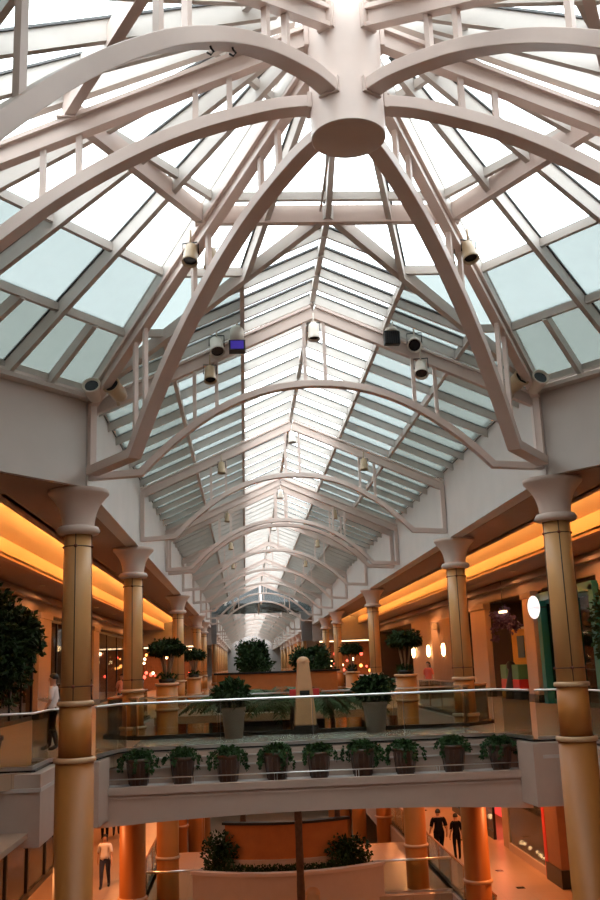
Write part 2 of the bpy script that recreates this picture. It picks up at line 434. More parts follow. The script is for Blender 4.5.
# ------------------------------------------------------------------ hall skylight
def hall_roof(y0,y1,label,first,gl=(GLASSC,GLASSM,GLASSD),step=U/7):
    t=thing('hall_skylight',label,'skylight',(0,0,0))
    n=int(round((y1-y0)/step))
    for k in range(n+1):
        y=y0+k*step
        m=MB()
        for s_ in (-1,1): m.beam((0,y,RZ-0.12),(s_*(W+0.05),y,EZ-0.12),0.06,0.18)
        m.build('glazing_bar',BARM,t)
        m=MB()
        for s_ in (-1,1): m.beam((0,y,RZ-0.012),(s_*(W+0.05),y,EZ-0.012),0.10,0.022)
        m.build('cover_strip',GASK,t)
    if first:
        for y in (14.9,15.7,16.55,17.2):
            xm=W*(y-14.17)/(HY+EY-14.17)
            m=MB(); g=MB()
            for s_ in (-1,1):
                m.beam((0,y,RZ-0.12),(s_*xm,y,hallz(xm)-0.12),0.06,0.15); g.beam((0,y,RZ-0.012),(s_*xm,y,hallz(xm)-0.012),0.13,0.03)
            m.build('glazing_bar',BARM,t); g.build('cover_strip',GASK,t)
    ys=14.17 if first else y0
    MB().box(-0.05,0.05,ys,y1,RZ-0.2,RZ-0.02).build('ridge_beam',BARM,t)
    for s_ in (-1,1):
        for x in (1.42,2.85):
            yy=14.17+(HY+EY-14.17)*x/W if first else y0
            m=MB(); m.beam((s_*x,yy,hallz(x)-0.13),(s_*x,y1,hallz(x)-0.13),0.08,0.16); m.build('purlin',BARM,t)
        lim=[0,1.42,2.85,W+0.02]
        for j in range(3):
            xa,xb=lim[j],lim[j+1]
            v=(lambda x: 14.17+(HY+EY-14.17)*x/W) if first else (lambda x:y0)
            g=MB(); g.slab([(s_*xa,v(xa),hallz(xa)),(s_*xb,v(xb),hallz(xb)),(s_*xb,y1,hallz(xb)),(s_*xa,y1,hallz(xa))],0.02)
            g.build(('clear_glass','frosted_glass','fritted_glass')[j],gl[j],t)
    return t
hall_roof(Y0,YEND-(YEND-Y0)%(U/7),'long gabled glass roof over the hall, bright clear panes along its ridge',True)
t=hall_roof(Y0,Y0+U/7*7,'gabled glass roof over the hall behind the viewer',True); t.location=(0,2*HY,0); t.rotation_euler=(0,0,pi)

# ------------------------------------------------------------------ trusses across the hall
ZC=8.55
cz=lambda x: ZC-0.445*abs(x)+0.15
ARC=[]
for k in range(25):
    x=-3.42+6.84*k/24
    # flattened arch: top 5.33+1.8=7.13, springing 3.62+1.8=5.42
    t_=abs(x)/3.42; ARC.append((x,5.42+0.06+(7.13-5.42)*(1-t_**2.15)))
ARC=[(-4.36,5.42),]+ARC+[(4.36,5.42)]
def arcz(x):
    t_=abs(x)/3.42; return 5.48+1.71*(1-t_**2.15)
tp=thing('roof_truss','','roof truss',(0,Y0,0),0,'arched steel trusses crossing the hall below the glass roof')
for s_ in (-1,1):
    MB().ibeam((0,0,cz(0)),(s_*4.36,0,cz(4.36)),0.14,0.28,0.05).build('rafter',STEEL,tp)
    MB().box(s_*4.34-0.06,s_*4.34+0.06,-0.08,0.08,5.36,cz(4.3)).build('end_post',STEEL,tp)
MB().sweep([(x,0,z) for x,z in ARC],(0,1,0),0.18,0.13).build('arch',STEEL,tp,bevel=0.008)
for x in (-2.38,-1.95,-0.2,0.2,1.95,2.38):
    MB().box(x-0.035,x+0.035,-0.035,0.035,arcz(x),cz(x)-0.1).build('hanger',STEEL,tp)
names=['nearest hall truss, beside the first columns, spotlights clustered on it','second hall truss from the front, over the second columns',
 'third hall truss, front half of the double arch','fourth hall truss over the third columns','fifth hall truss from the front','sixth hall truss from the front',
 'seventh hall truss from the front','last truss of the near hall, furthest back before the wall']
ys=list(TY); ys[2]=35.75
tp['label']=names[0]
for i in range(1,8): copy_tree(tp,(0,ys[i],0),label=names[i])
copy_tree(tp,(0,37.05,0),label='rear half of the double arch, close behind the third truss')

# ------------------------------------------------------------------ columns
def make_column():
    t=thing('column','','column',(4.62,18.1,0),0,'round stone columns along both sides of the hall')
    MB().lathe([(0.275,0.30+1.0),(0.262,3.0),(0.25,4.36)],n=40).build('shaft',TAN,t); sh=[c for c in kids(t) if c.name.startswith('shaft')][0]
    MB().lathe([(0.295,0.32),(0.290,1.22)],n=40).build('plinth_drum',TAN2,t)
    MB().lathe([(0.35,L2),(0.345,0.24)],n=40).build('lower_shaft',TANLIT,t)
    for z,r in ((1.26,0.335),(0.28,0.385),(L1+1.36,0.40),(L1+0.35,0.42)):
        MB().lathe([(r-0.06,-0.05),(r-0.01,-0.04),(r,0),(r-0.01,0.04),(r-0.06,0.05)],(0,0,z),n=40,cap=False).build('ring',RING,t)
    MB().lathe([(0.26,4.34),(0.375,4.36),(0.41,4.42),(0.375,4.49),(0.29,4.51)],n=40,cap=False).build('collar',CAPM,t)
    prof=[]
    for k in range(13):
        q=k/12; prof.append((0.30+0.03*q+0.235*q**2.6,4.49+0.62*q))
    prof += [(0.575,5.13),(0.575,5.195),(0.3,5.199)]
    MB().lathe(prof,n=48,cap=False).build('capital',CAPM,t)
    for z in (1.56,4.12):
        r=0.276 if z<2 else 0.254
        MB().lathe([(r-0.01,-0.009),(r+0.004,-0.009),(r+0.004,0.009),(r-0.01,0.009)],(0,0,z),n=40,cap=False).build('seam_band',SEAM,sh)
    for a in (0,90,180,270):
        a_=R(a-100)
        MB().tube([(0.270*cos(a_),0.270*sin(a_),1.32),(0.262*cos(a_),0.262*sin(a_),3.0),(0.250*cos(a_),0.250*sin(a_),4.34)],0.011,6).build('seam',SEAM,sh)
        for z in (1.56,4.12):
            r=0.274 if z<2 else 0.254
            MB().lathe([(0.0,-0.035),(0.03,-0.02),(0.038,0),(0.03,0.02),(0.0,0.035)],(r*cos(a_),r*sin(a_),z),n=10,cap=False).build('knob',KNOB,sh)
    return t
col0=make_column()
cy=[18.1,27.2,45.5,63.7,72.8]
cn=['nearest','second','third','fourth','fifth']
for s_,sd in ((-1,'left'),(1,'right')):
    for i,y in enumerate(cy):
        lab='round tan stone column with flared white capital, %s one along the %s side of the hall'%(cn[i],sd)
        if s_>0 and i==0: col0['label']=lab; continue
        copy_tree(col0,(s_*4.62,y,0),rz=(0 if s_>0 else R(10)),label=lab)

# ------------------------------------------------------------------ floors of the upper level
XG=5.25
def poly_floor(name,poly,z0,z1,m): 
    return struct(name,MB().prism(poly,z0,z1),m)
XW=10.3
# left and right galleries (with the balcony noses beside the first columns)
for s_ in (-1,1):
    P=[(s_*XW,19.2),(s_*5.62,19.2),(s_*5.62,20.75),(s_*5.35,21.1),(s_*4.75,21.15),(s_*4.5,22.45),(s_*4.3,22.72),(s_*4.3,26.7),(s_*XG,27.6),(s_*XG,YEND),(s_*XW,YEND)]
    if s_<0: P=P[::-1]
    poly_floor('floor',P,-0.28,0.0,FLOORM)
    P2=[(s_*14,-2),(s_*8.2,-2),(s_*8.2,16.6),(s_*5.62,19.2),(s_*14,19.2)]
    if s_>0: P2=P2[::-1]
    poly_floor('floor',P2,-0.28,0.0,FLOORM)
SKYLITFL=tile('skylit_bridge_stone',(0.50,0.46,0.40),(0.3,0.27,0.23),0.6,0.14)  # paler floor copy for the bridge, skylight and its reflection put into the colour
poly_floor('floor',[(-4.3,22.72),(4.3,22.72),(4.3,26.7),(-4.3,26.7)],-0.28,0.0,SKYLITFL)
poly_floor('floor',[(-8.2,-6),(8.2,-6),(8.2,0.9),(-8.2,0.9)],-0.28,0.0,FLOORM)
poly_floor('floor',[(-XG,38.5),(XG,38.5),(XG,46.0),(-XG,46.0)],-0.28,0.0,FLOORM)
poly_floor('floor',[(-XW,YEND),(XW,YEND),(XW,215),(-XW,215)],-0.28,0.0,FLOORM)
# parapets / fascias under the floor edges
EDGE=lambda s_: [(s_*9.5,19.15),(s_*5.62,19.15),(s_*5.62,20.75),(s_*5.35,21.1),(s_*4.72,21.15)]
k=7
for s_ in (-1,1):
    m=MB(); m.wallpath([(s_*x,y) for x,y in ((9.4,19.05),(5.50,19.05),(5.5,20.75),(5.3,21.02),(4.70,21.02),(4.62,21.86))],-1.32,-0.02,0.22)
    struct('trim_%d'%k,m,PARAPET,bevel=0.01); k+=1
    m=MB(); m.wallpath([(s_*x,y) for x,y in ((9.4,18.92),(5.40,18.92),(5.4,20.75),(5.2,20.92),(4.8,20.92))],-0.34,-0.27,0.06)
    struct('trim_%d'%k,m,WHITE); k+=1
    m=MB(); m.wallpath([(s_*x,y) for x,y in ((XG-0.05,27.55),(XG-0.05,YEND))],-1.1,-0.02,0.2)
    struct('trim_%d'%k,m,PARAPET); k+=1
# bridge: body, planter ledge with arched fascia
m=MB(); m.box(-4.7,4.7,22.62,22.84,-0.72,-0.02); struct('wall_bridge',m,PARAPET)
m=MB(); m.box(-4.66,4.66,22.58,22.62,-0.16,-0.13); m.box(-4.66,4.66,22.55,22.62,-0.36,-0.33); struct('trim_%d'%k,m,WHITE); k+=1
m=MB(); m.box(-4.75,4.75,21.9,22.62,-0.80,-0.68); struct('floor',m,WHITE,label='white planter ledge along the front of the bridge')
m=MB(); N=24
for i in range(N):
    xa=-4.75+9.5*i/N; xb=-4.75+9.5*(i+1)/N
    za=-1.30-0.16*(xa/4.75)**2; zb=-1.30-0.16*(xb/4.75)**2
    vs=[(xa,21.78,za),(xb,21.78,zb),(xb,26.9,zb),(xa,26.9,za),(xa,21.78,-0.8),(xb,21.78,-0.8),(xb,26.9,-0.8),(xa,26.9,-0.8)]
    m.add(vs,[(0,3,2,1),(4,5,6,7),(0,1,5,4),(2,3,7,6)])
struct('trim_%d'%k,m,PARAPET); k+=1
m=MB(); m.box(-4.8,4.8,21.72,21.90,-0.80,-0.645); m.box(-4.8,4.8,21.755,21.80,-0.90,-0.86); struct('trim_%d'%k,m,PARAPET); k+=1
for x in (-3.2,-0.05,3.1):
    pass
m=MB(); m.box(-4.7,4.7,26.68,26.9,-0.8,-0.02); struct('trim_%d'%k,m,PARAPET); k+=1
# dark granite kerbs
m=MB(); m.box(-4.5,4.5,26.45,26.72,0,0.10)
m.wallpath([(-4.45,26.6),(-5.35,27.5),(-5.35,38.4)],0,0.10,0.24); m.wallpath([(4.45,26.6),(5.35,27.5),(5.35,38.4)],0,0.10,0.24); struct('trim_%d'%k,m,DARKST); k+=1
m=MB(); m.box(-4.4,4.4,22.62,22.80,0,0.03)
for s_ in (-1,1): m.wallpath([(s_*x,y) for x,y in ((9.4,19.2),(5.6,19.2),(5.6,20.8),(5.35,21.13),(4.72,21.15),(4.47,22.5),(4.25,22.71))],0,0.03,0.14)
struct('trim_%d'%k,m,DARKST); k+=1

# ------------------------------------------------------------------ glass balustrades
def balustrade(label, path, z=0.0, h=1.07, rail=RAILM, seg=1.6, r=0.028, group=None, lean=None, zb=None):
    t=thing('glass_balustrade',label,'balustrade',(path[0][0],path[0][1],z))
    ox,oy=path[0][0],path[0][1]
    P=[Vector((p[0]-ox,p[1]-oy,0)) for p in path]
    MB().tube([p+Vector((0,0,h)) for p in P],r,10).build('handrail',rail,t)
    MB().wallpath([(p.x,p.y) for p in P],0.03,0.10,0.05).build('base_channel',RAILM if rail is RAILM else DARKST,t)
    for a,b in zip(P,P[1:]):
        L=(b-a).length; n=max(1,int(round(L/seg)))
        for i in range(n):
            p=a.lerp(b,(i+0.012*seg/L*n*0.5)/n); q=a.lerp(b,(i+1-0.006)/n); sd=(b-a).cross(Vector((0,0,1))).normalized()
            MB().frame8(p+Vector((0,0,0.05+h/2)),q+Vector((0,0,0.05+h/2)),sd,(0,0,1),0.014,h-0.11).build('glass_panel',GLASSG,t)
            if rail is not RAILM or i>0:
                MB().tube([p+Vector((0,0,0.05)),p+Vector((0,0,h-0.02))],0.007 if rail is RAILM else 0.02,6).build('post',GASK if rail is RAILM else rail,t)
    return t
balustrade('glass guard with steel handrail along the front of the footbridge, above the ivy pots',[(-4.75,21.4),(-4.42,22.5),(-4.25,22.71),(4.25,22.71),(4.42,22.5),(4.75,21.4)],seg=2.3,r=0.026)
balustrade('glass guard on the left balcony nose, beside the nearest left column',[(-9.4,19.2),(-5.62,19.2),(-5.62,20.75),(-5.35,21.08),(-4.8,21.15)],seg=1.9,r=0.022)
balustrade('glass guard on the right balcony nose, beside the nearest right column',[(9.4,19.2),(5.62,19.2),(5.62,20.75),(5.35,21.08),(4.8,21.15)],seg=1.9,r=0.022)
balustrade('glass guard on the far side of the footbridge, left of the stone obelisk',[(-4.4,26.62),(-0.2,26.62)],seg=2.0,r=0.026)
balustrade('glass guard on the far side of the footbridge, right of the stone obelisk',[(0.55,26.62),(4.4,26.62)],seg=2.0,r=0.026)
balustrade('wooden railed glass guard along the left upper gallery beyond the footbridge',[(-4.45,26.7),(-5.35,27.6),(-5.35,38.4)],rail=WOODR,seg=2.1,r=0.03)
balustrade('wooden railed glass guard along the right upper gallery beyond the footbridge',[(4.45,26.7),(5.35,27.6),(5.35,38.4)],rail=WOODR,seg=2.1,r=0.03)
balustrade('glass guard of the far left gallery edge in the distance',[(-5.3,46.2),(-5.3,83)],seg=4.5,r=0.03)
balustrade('glass guard of the far right gallery edge in the distance',[(5.3,46.2),(5.3,83)],seg=4.5,r=0.03)
# low steel rail on the planter ledge
t=thing('ledge_rail','thin steel rail along the planter ledge edge in front of the ivy pots','rail',(0,21.84,-0.645))
MB().tube([(-4.6,0,0.155),(4.6,0,0.155)],0.012,8).build('rail_bar',RAILM,t)
for x in (-4.55,-2.7,-0.9,0.9,2.7,4.55):
    m=MB(); m.box(x-0.035,x-0.02,-0.015,0.015,0,0.16); m.box(x+0.02,x+0.035,-0.015,0.015,0,0.16); m.build('rail_post',RAILM,t)

# ------------------------------------------------------------------ upper gallery ceilings with coves
for s_ in (-1,1):
    a,b=sorted((s_*(W+0.351),s_*(W+0.98)))
    struct('ceiling',MB().box(a,b,Y0-0.1,YEND,CZ-0.005,CZ+0.25),CEILM)
    a,b=sorted((s_*(W+0.9),s_*(W+1.2))); struct('ceiling',MB().box(a,b,18.0,YEND,CZ+0.31,CZ+0.41),CEILM)
    a,b=sorted((s_*(W+1.10),s_*6.5))
    struct('ceiling',MB().box(a,b,18.2,YEND,CZ+0.2,CZ+0.3),CEILM)
    # closing soffit in front of the nearest columns, round the lantern
    P=[(s_*(W+0.0),HY+EY+0.08),(s_*(BX+0.05),HY),(s_*(W),HY-EY),(s_*16,HY-EY),(s_*16,HY+EY+6),(s_*(W+1.1),HY+EY+0.08)]
    a,b=sorted((s_*8.45,s_*14.5))
    # recess ceiling
    a,b=sorted((s_*6.3,s_*8.55)); m=MB(); m.add([(s_*6.3,18.2,6.02),(s_*8.55,18.2,5.70),(s_*8.55,YEND,5.70),(s_*6.3,YEND,6.02),(s_*6.3,18.2,6.08),(s_*8.55,18.2,6.08),(s_*8.55,YEND,6.08),(s_*6.3,YEND,6.08)],[(0,1,2,3),(4,7,6,5),(0,4,5,1),(1,5,6,2),(2,6,7,3),(3,7,4,0)]); struct('ceiling',m,CORAL)
    a,b=sorted((s_*6.3,s_*6.42)); struct('trim_%d'%k,MB().box(a,b,18.2,YEND,CZ+0.2,6.05),CORAL); k+=1
    a,b=sorted((s_*8.45,s_*8.6)); struct('trim_%d'%k,MB().box(a,b,18.2,YEND,CZ,5.8),CORAL); k+=1
    m=MB(); a,b=sorted((s_*8.40,s_*8.62)); m.box(a,b,18.2,YEND,CZ-0.06,CZ+0.02); struct('trim_%d'%k,m,CREAM); k+=1
    a,b=sorted((s_*8.45,s_*(XW+0.1))); struct('ceiling',MB().box(a,b,18.2,YEND,CZ,CZ+0.1),CEILM)
    a,b=sorted((s_*(XW-0.25),s_*XW)); struct('trim_%d'%k,MB().box(a,b,19,YEND,CZ-0.34,CZ-0.22),CREAM); k+=1
    # cove lamps behind the soffit lip
    t=thing('cove_light','hidden orange cove lamp strip in the %s gallery ceiling recess'%('left' if s_<0 else 'right'),'light strip',(s_*6.55,0,CZ+0.36))
    for j in range(11):
        y0=18.4+j*5.9
        a,b=sorted((-s_*0.04,s_*0.05)); MB().box(a,b,y0,y0+5.7,-0.02,0.04).build('lamp_tube',COVEL,t)
    m=MB(); a,b=sorted((s_*6.44,s_*6.72)); m.box(a,b,18.2,YEND,CZ+0.26,CZ+0.31); a,b=sorted((s_*6.70,s_*6.72)); m.box(a,b,18.2,YEND,CZ+0.26,CZ+0.36)
    struct('trim_%d'%k,m,CREAM); k+=1
    # soffit round the lantern
    P=[(s_*(W+0.1),Y0-0.1),(s_*(BX+0.1),HY),(s_*(W+0.1),HY-EY),(s_*(W+0.1),-3),(s_*6.42,-3)] 
    Q=[(s_*(W+0.02),Y0-0.05),(s_*(W+0.9),Y0-0.05),(s_*(BX+0.1)+s_*0.9,HY),(s_*(BX+0.1),HY)]
    if s_<0: Q=Q[::-1]
    Q=[(s_*(W+0.05),Y0-0.05),(s_*(BX+0.05),HY),(s_*(W+0.05),HY-EY),(s_*(W+0.05),-6),(s_*14.6,-6),(s_*14.6,18.2),(s_*5.5,18.2)]
    if s_>0: Q=Q[::-1]
    struct('ceiling',MB().prism(Q,CZ-0.01,CZ+0.2),CEILM)
# recessed ceiling downlights / sprinkler roses in galleries
dl0=None
def downlight(x,y,z,label,mm=LAMPW,group='small recessed ceiling downlights'):
    global dl0
    if dl0 is None:
        t=thing('downlight',label,'ceiling light',(x,y,z),0,group)
        MB().lathe([(0.07,0),(0.11,0),(0.11,-0.02),(0.08,-0.02),(0.07,0)],n=16,cap=False).build('trim_ring',FIXB,t)
        MB().lathe([(0.0,-0.004),(0.07,-0.004)],n=16,cap=False).build('lamp',mm,t); dl0=t; return t
    return copy_tree(dl0,(x,y,z),label=label,group=group)
for s_,sd in ((-1,'left'),(1,'right')):
    for i,y in enumerate((24,31,38,45,52,59,66)):
        downlight(s_*9.4,y,CZ,'small recessed downlight in the outer ceiling strip of the %s upper gallery'%sd,group='downlights of the %s upper gallery'%sd)

# ------------------------------------------------------------------ lower levels
for s_ in (-1,1):
    P=[(s_*14.6,5),(s_*4.95,5),(s_*4.95,215),(s_*14.6,215)]
    if s_>0: pass
    struct('floor',MB().prism(P if s_>0 else P[::-1],L1-0.28,L1),FLOORM)
    m=MB(); m.wallpath([(s_*4.92,14),(s_*4.92,130)],L1-0.75,L1-0.0,0.14); struct('trim_%d'%k,m,PARAPET); k+=1
    m=MB(); m.wallpath([(s_*5.02,14),(s_*5.02,130)],L1,L1+0.08,0.14); struct('trim_%d'%k,m,DARKST); k+=1
    # ceiling of the lower gallery
    a,b=sorted((s_*5.6,s_*11)); struct('ceiling',MB().box(a,b,14,YEND,-1.15,-1.05),CREAM)
    a,b=sorted((s_*5.2,s_*5.75)); struct('ceiling',MB().box(a,b,27.6,YEND,-1.42,-1.1),CREAM)
struct('floor',MB().prism([(-14.8,-6.4),(14.8,-6.4),(14.8,215.2),(-14.8,215.2)],L2-0.2,L2),FLOORM)
struct('floor',MB().prism([(-4.95,23.9),(4.95,23.9),(4.95,26.8),(-4.95,26.8)],L1-0.5,L1),FLOORM)
balustrade('wooden railed glass guard along the lower right gallery, below the walking shoppers',[(5.0,26.9),(5.0,60)],z=L1,h=1.02,rail=WOODR,seg=2.0,r=0.035)
balustrade('wooden railed glass guard along the lower left gallery',[(-5.0,26.9),(-5.0,60)],z=L1,h=1.02,rail=WOODR,seg=2.0,r=0.035)
balustrade('steel railed glass guard on the lower footbridge at the bottom edge',[(0.35,24.15),(4.8,24.15)],z=L1+0.38,h=1.12,seg=2.0,r=0.024)
# lower store walls
XL=8.45
# ------------------------------------------------------------------ obelisks
def obelisk(x,y,z,label,s=1.0):
    t=thing('stone_obelisk',label,'obelisk',(x,y,z),0)
    m=MB(); w0,w1=0.30,0.155
    m.add([(-w0,-w0,0.22),(w0,-w0,0.22),(w0,w0,0.22),(-w0,w0,0.22),(-w1,-w1,1.88),(w1,-w1,1.88),(w1,w1,1.88),(-w1,w1,1.88)],[(0,3,2,1),(4,5,6,7),(0,1,5,4),(1,2,6,5),(2,3,7,6),(3,0,4,7)])
    m.build('shaft',mat('obelisk_stone',(0.52,0.27,0.13),0.5,var=0.08) if 'obelisk_stone' not in MATS else MATS['obelisk_stone'],t,bevel=0.03)
    m=MB(); 
    prof=[(0.155*1.18*cos(q),1.86+0.16*sin(q)) for q in [pi/2*j/7 for j in range(8)]]
    m.lathe(prof,n=24,cap=False); m.build('rounded_cap',MATS['obelisk_stone'],t)
    MB().box(-0.33,0.33,-0.33,0.33,0,0.22).build('base',DARKST,t)
    MB().box(-0.13,0.13,-0.262,-0.2,1.0,1.12).build('dark_plaque',BLACK,t)
    for q in (-1,1): MB().box(min(q*0.23,q*0.40),max(q*0.23,q*0.40),-0.16,0.0,0.98,1.16).build('red_rail_clamp',REDP,t)
    return t
obelisk(0.06,26.45,0,'tapering tan stone obelisk on the far edge of the footbridge')
obelisk(-0.03,24.35,L1,'tapering obelisk on the lower footbridge, only its tip above the bottom edge')

# ------------------------------------------------------------------ outer shell
struct('floor',MB().box(-0.01,0.01,-0.01,0.01,L2-0.3,L2-0.25),DARKW) if False else None
for s_,sd in ((-1,'left'),(1,'right')):
    a,b=sorted((s_*14.6,s_*14.8)); struct('wall_%s_outer'%sd,MB().box(a,b,-6.2,215,L2,6.2),CREAM)
    a,b=sorted((s_*(W+0.3),s_*14.8)); struct('ceiling',MB().box(a,b,17.6,215,6.1,6.2),CREAM)
struct('wall_back_outer',MB().box(-14.8,14.8,-6.4,-6.2,L2,6.0),CREAM)
struct('wall_back_gable',MB().add([(x,y,z) for y in (-6.4,-6.2) for x,z in ((-W-0.4,5.9),(W+0.4,5.9),(W+0.4,EZ),(0,RZ),(-W-0.4,EZ))],[(0,1,2,3,4),(9,8,7,6,5),(0,5,6,1),(1,6,7,2),(2,7,8,3),(3,8,9,4),(4,9,5,0)]),CREAM)
for s_,sd in ((-1,'left'),(1,'right')):
    a,b=sorted((s_*W,s_*(W+0.35))); struct('wall_%s_rear'%sd,MB().box(a,b,-6.2,HY-EY,CZ,EZ),WHITE)
struct('wall_far_end',MB().box(-14.8,14.8,215,215.2,L2,12),GREYP)

# ------------------------------------------------------------------ upper shop fronts
def pilaster(s_,y0,y1,label,m=CREAM,dz=4.35):
    t=thing('pilaster',label,'pilaster',(s_*XW,(y0+y1)/2,0))
    h=(y1-y0)/2; a,b=sorted((0.0,-s_*0.28))
    MB().box(a,b,-h,h,0.3,dz-0.25).build('shaft',m,t,bevel=0.02)
    a,b=sorted((0.0,-s_*0.34)); MB().box(a,b,-h-0.05,h+0.05,dz-0.25,dz).build('capital',m,t,bevel=0.02)
    MB().box(a,b,-h-0.05,h+0.05,0,0.3).build('base',DARKST,t)
    return t
def recess(s_,y0,y1,depth,m,label,h=4.35):
    # shop interior shell
    x0=s_*XW; x1=s_*(XW+depth); a,b=sorted((x0,x1)); e=sorted((x1,x1+s_*0.1))
    t=thing('shop_interior',label,'shop',(x0,(y0+y1)/2,0)); oy=(y0+y1)/2
    MB().box(e[0]-x0,e[1]-x0,y0-oy,y1-oy,0,h).build('rear_panel',m,t)
    MB().box(a-x0,b-x0,y0-oy,y0-oy+0.06,0,h).build('side_panel',m,t)
    MB().box(a-x0,b-x0,y1-oy-0.06,y1-oy,0,h).build('side_panel',m,t)
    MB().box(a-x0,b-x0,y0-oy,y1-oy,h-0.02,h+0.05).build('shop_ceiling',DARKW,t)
    MB().box(a-x0,b-x0,y0-oy,y1-oy,-0.01,0.01).build('shop_floor',FLOORM,t)
    return t
def shopfront(s_,y0,y1,label,n=3,h=4.2,frame=BLACK,fx=0.0):
    t=thing('shopfront',label,'shop window',(s_*(XW-0.02-fx),(y0+y1)/2,0)); L=y1-y0
    for i in range(n+1):
        y=-L/2+L*i/n; MB().box(-0.05,0.05,y-0.06,y+0.06,0,h).build('mullion',frame,t)
    hr=MB().box(-0.05,0.05,-L/2,L/2,h-0.12,h).build('head_rail',frame,t)
    MB().box(-0.05,0.05,-L/2,L/2,0,0.16).build('sill_rail',frame,t)
    for i in range(n): MB().box(-0.008,0.008,-L/2+L*i/n+0.06,-L/2+L*(i+1)/n-0.06,0.16,h-0.12).build('glass_pane',GLASSS,t)
    return t
for s_,sd in ((-1,'left'),(1,'right')):
    a,b=sorted((s_*XW,s_*(XW+0.25))); m=MB(); m.box(a,b,19,YEND,4.35,CZ); struct('wall_%s_header'%sd,m,CREAM)
# left side
pilaster(-1,31.2,33.2,'cream pilaster on the left shop wall behind the big ficus',CREAM)
pilaster(-1,40.7,43.2,'orange lit pilaster right of the big ficus on the left wall',CREAM)
pilaster(-1,55.2,57.3,'pilaster just behind the nearest left column on the left wall',CREAM)
pilaster(-1,71.8,76.0,'pilaster behind the second left column on the left wall',CREAM)
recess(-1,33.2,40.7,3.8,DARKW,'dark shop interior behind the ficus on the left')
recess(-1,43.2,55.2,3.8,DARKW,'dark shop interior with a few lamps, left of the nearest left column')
recess(-1,57.3,71.8,3.8,SHOPW,'warm lit shop interior between the first two left columns')
recess(-1,76.0,83.9,3.8,SHOPW,'warm lit shop interior behind the pedestal palms on the left')
struct('wall_left_upper',MB().box(-XW-0.1,-XW,19,31.2,0,4.35),CREAM)
shopfront(-1,33.3,40.6,'black framed shop window behind the ficus',4)
shopfront(-1,43.3,55.1,'black framed shop window left of the nearest left column',5)
shopfront(-1,57.4,71.7,'black framed tall shop window between the first two left columns, lights behind it',3)
# right side
struct('wall_right_upper',MB().box(XW,XW+0.1,19,31.4,0,4.35),CREAM)
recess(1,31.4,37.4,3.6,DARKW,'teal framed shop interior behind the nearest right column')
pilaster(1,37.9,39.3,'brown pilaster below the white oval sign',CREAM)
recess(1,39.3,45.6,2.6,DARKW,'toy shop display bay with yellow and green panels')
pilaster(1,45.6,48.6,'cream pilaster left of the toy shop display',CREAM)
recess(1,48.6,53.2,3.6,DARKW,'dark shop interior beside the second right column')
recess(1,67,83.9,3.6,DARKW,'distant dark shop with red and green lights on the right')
struct('wall_right_fluted',MB().box(XW-0.15,XW,53.2,67,0,4.35),CREAM)
t=thing('fluted_panel','pale fluted wall panelling between two sconces on the right','wall panel',(XW-0.15,58,0))
for i in range(14): MB().lathe([(0.11,0.2),(0.11,4.1)],(0,-4.2+i*0.42,0),n=10).build('flute',CREAM,t)
# teal frame with coral neon
t=thing('teal_portal','tall teal lacquered shop portal with coral neon inside, behind the nearest right column','shop portal',(XW-0.1,34.4,0))
for y in (-2.95,2.9): MB().box(-0.12,0.12,y-0.22,y+0.22,0,4.1).build('jamb',TEAL,t)
MB().box(-0.12,0.12,-3.1,3.1,3.9,4.2).build('lintel',TEAL,t)
for j,(y,z0,z1) in enumerate(((-2.1,2.2,3.7),(-1.95,2.2,3.7),(-1.7,0.3,1.9),(-1.5,0.3,1.9))):
    MB().box(0.5,0.54,y-0.035,y+0.035,z0,z1).build('neon_tube',LAMPN,t)
for z in (2.25,2.6): MB().box(0.5,0.54,-2.2,-1.2,z-0.03,z+0.03).build('neon_tube',LAMPN,t)
shopfront(1,31.7,37.2,'clear shop window inside the teal portal',3,h=3.9,frame=TEAL,fx=-0.1)
# oval sign
t=thing('oval_sign','lit white oval sign with red script projecting beside the nearest right column','sign',(9.80,37.0,3.66))
pr=[]
m=MB(); n=40
ring=[(0.235*cos(2*pi*i/n),0.44*sin(2*pi*i/n)) for i in range(n)]
m.add([(x,-0.06,z) for x,z in ring]+[(x,0.06,z) for x,z in ring],[tuple(range(n)),tuple(range(n,2*n))[::-1]]+[(i,(i+1)%n,(i+1)%n+n,i+n) for i in range(n)])
m.build('sign_face',SIGNW,t)
m=MB(); m.tube([(x*1.02,0,z*1.02) for x,z in ring]+[(ring[0][0]*1.02,0,ring[0][1]*1.02)],0.022,6); m.build('sign_rim',FIXB,t)
MB().tube([(0.22,0,0),(0.5,0,0)],0.025,8).build('bracket',BLACK,t)
def text(s,size,m,parent,loc,rot,name='lettering',ext=0.004,shear=0.0):
    cu=bpy.data.curves.new(name,'FONT'); cu.body=s; cu.size=size; cu.extrude=ext; cu.align_x='CENTER'; cu.align_y='CENTER'; cu.shear=shear
    o=bpy.data.objects.new(name,cu); COL.objects.link(o)
    dg=bpy.context.evaluated_depsgraph_get(); me=bpy.data.meshes.new_from_object(o.evaluated_get(dg)); bpy.data.objects.remove(o)
    q=bpy.data.objects.new(name,me); COL.objects.link(q); q.parent=parent; q.location=loc; q.rotation_euler=rot
    me.materials.clear(); me.materials.append(m); return q
text('Livia',0.21,SIGNR,t,(0,-0.066,0.0),(R(90),0,0),shear=0.35)
